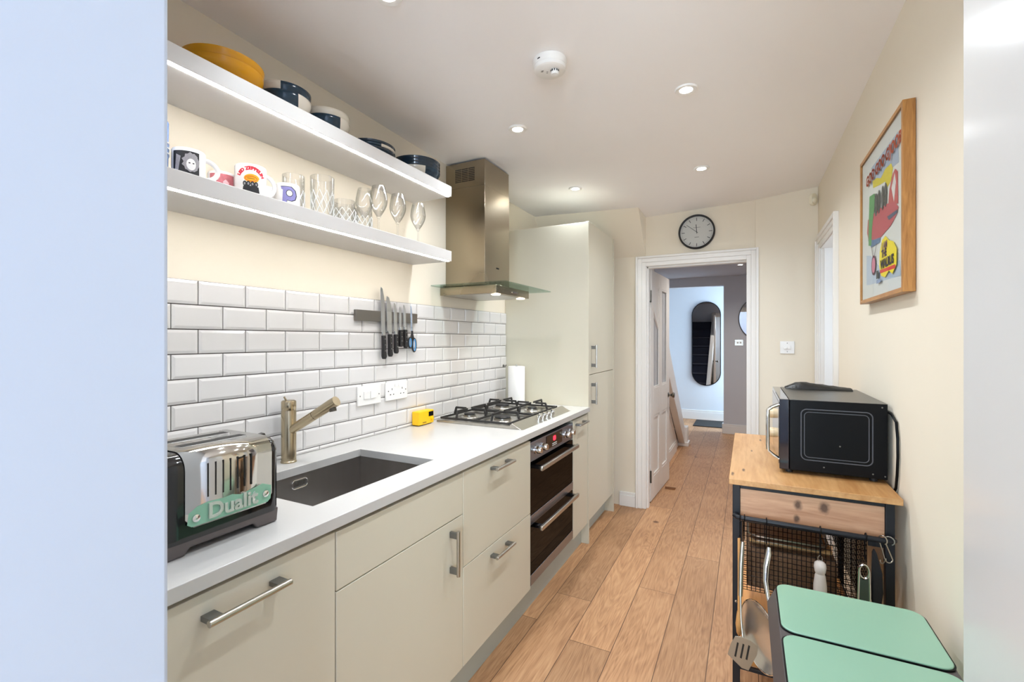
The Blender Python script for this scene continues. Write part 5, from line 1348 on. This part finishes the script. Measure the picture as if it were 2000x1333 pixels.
# black cloth on top
b = B()
sec = []
for i in range(13):
    q = i / 12; x = 0.155 + 0.245 * q; hgt = 0.034 * math.sin(min(1, q * 3.4) * PI / 2) * (1 - q * 0.86) + 0.003; sec.append((x, hgt))
vs = []
for x, hgt in sec:
    ring = []
    for k in range(9):
        a = PI * k / 8; ring.append(b.bm.verts.new((x, 2.425 + 0.04 * math.cos(a), MZ1 + 0.0018 + hgt * math.sin(a) + 0.002 * math.sin(k * 3 + x * 90) * (0 < k < 8))))
    vs.append(ring)
for A, C in zip(vs, vs[1:]):
    for k in range(8): b._f([A[k], A[k + 1], C[k + 1], C[k]])
    b._f([A[8], A[0], C[0], C[8]])
b._f(vs[0]); b._f(vs[-1])
solo('oven_glove', b, mat('black_shiny_cloth', (18, 18, 18), 0.4, var=0.4, scale=60, bump=0.7, bscale=80), (0.27, 2.425, MZ1 + 0.0018), 'crumpled black cloth glove lying on top of the microwave', 'oven glove')

# ---- bin
BX0, BX1, BY0, BY1, BZ = 0.058, 0.392, 0.90, 1.498, 0.680
bn = thing('recycling_bin', (0.23, 1.2, 0), 'mint green rectangular kitchen bin with two lids in the right foreground', 'bin')
b = B(); n_ = 8
o = rrect(BX0 + 0.006, BX1 - 0.004, BY0 + 0.006, BY1 - 0.006, 0.04, n_); o2 = rrect(BX0 + 0.03, BX1 - 0.02, BY0 + 0.03, BY1 - 0.03, 0.04, n_)
b.prism(list(range(len(o))) and [(i, 0) for i in range(len(o))], lambda u, v: (o2[u][0], o2[u][1], 0.035), lambda u, v: (o[u][0], o[u][1], 0.632))
part('body', b, MINTB, bn, sharp=50)
b = B(); b.pz(rrect(BX0 + 0.024, BX1 - 0.014, BY0 + 0.024, BY1 - 0.024, 0.04), 0.0, 0.035)
part('base', b, RIM, bn)
b = B()
ra = rrect(BX0 - 0.008, BX1, BY0 - 0.004, BY1 + 0.002, 0.045, n_); rb_ = rrect(BX0 + 0.012, BX1 - 0.003, BY0 + 0.006, BY1 - 0.002, 0.038, n_)
b.prism([(i, 0) for i in range(len(ra))], lambda u, v: (ra[u][0], ra[u][1], 0.6325), lambda u, v: (rb_[u][0], rb_[u][1], BZ - 0.006))
part('rim', b, RIM, bn, 0.002, sharp=50)
for (ya, yb) in ((1.256, BY1 - 0.008), (BY0 + 0.012, 1.243)):
    poly = rrect(BX0 + 0.016, BX1 - 0.004, ya, yb, 0.030, 6)
    lid = part('lid', B().pz(poly, BZ - 0.0055, BZ), MINT, bn, 0.0022, 3)
    part('lid_seal', B().pz(rrect(BX0 + 0.013, BX1 - 0.001, ya - 0.003, yb + 0.003, 0.032, 6), BZ - 0.0057, BZ - 0.003), SATB, lid)
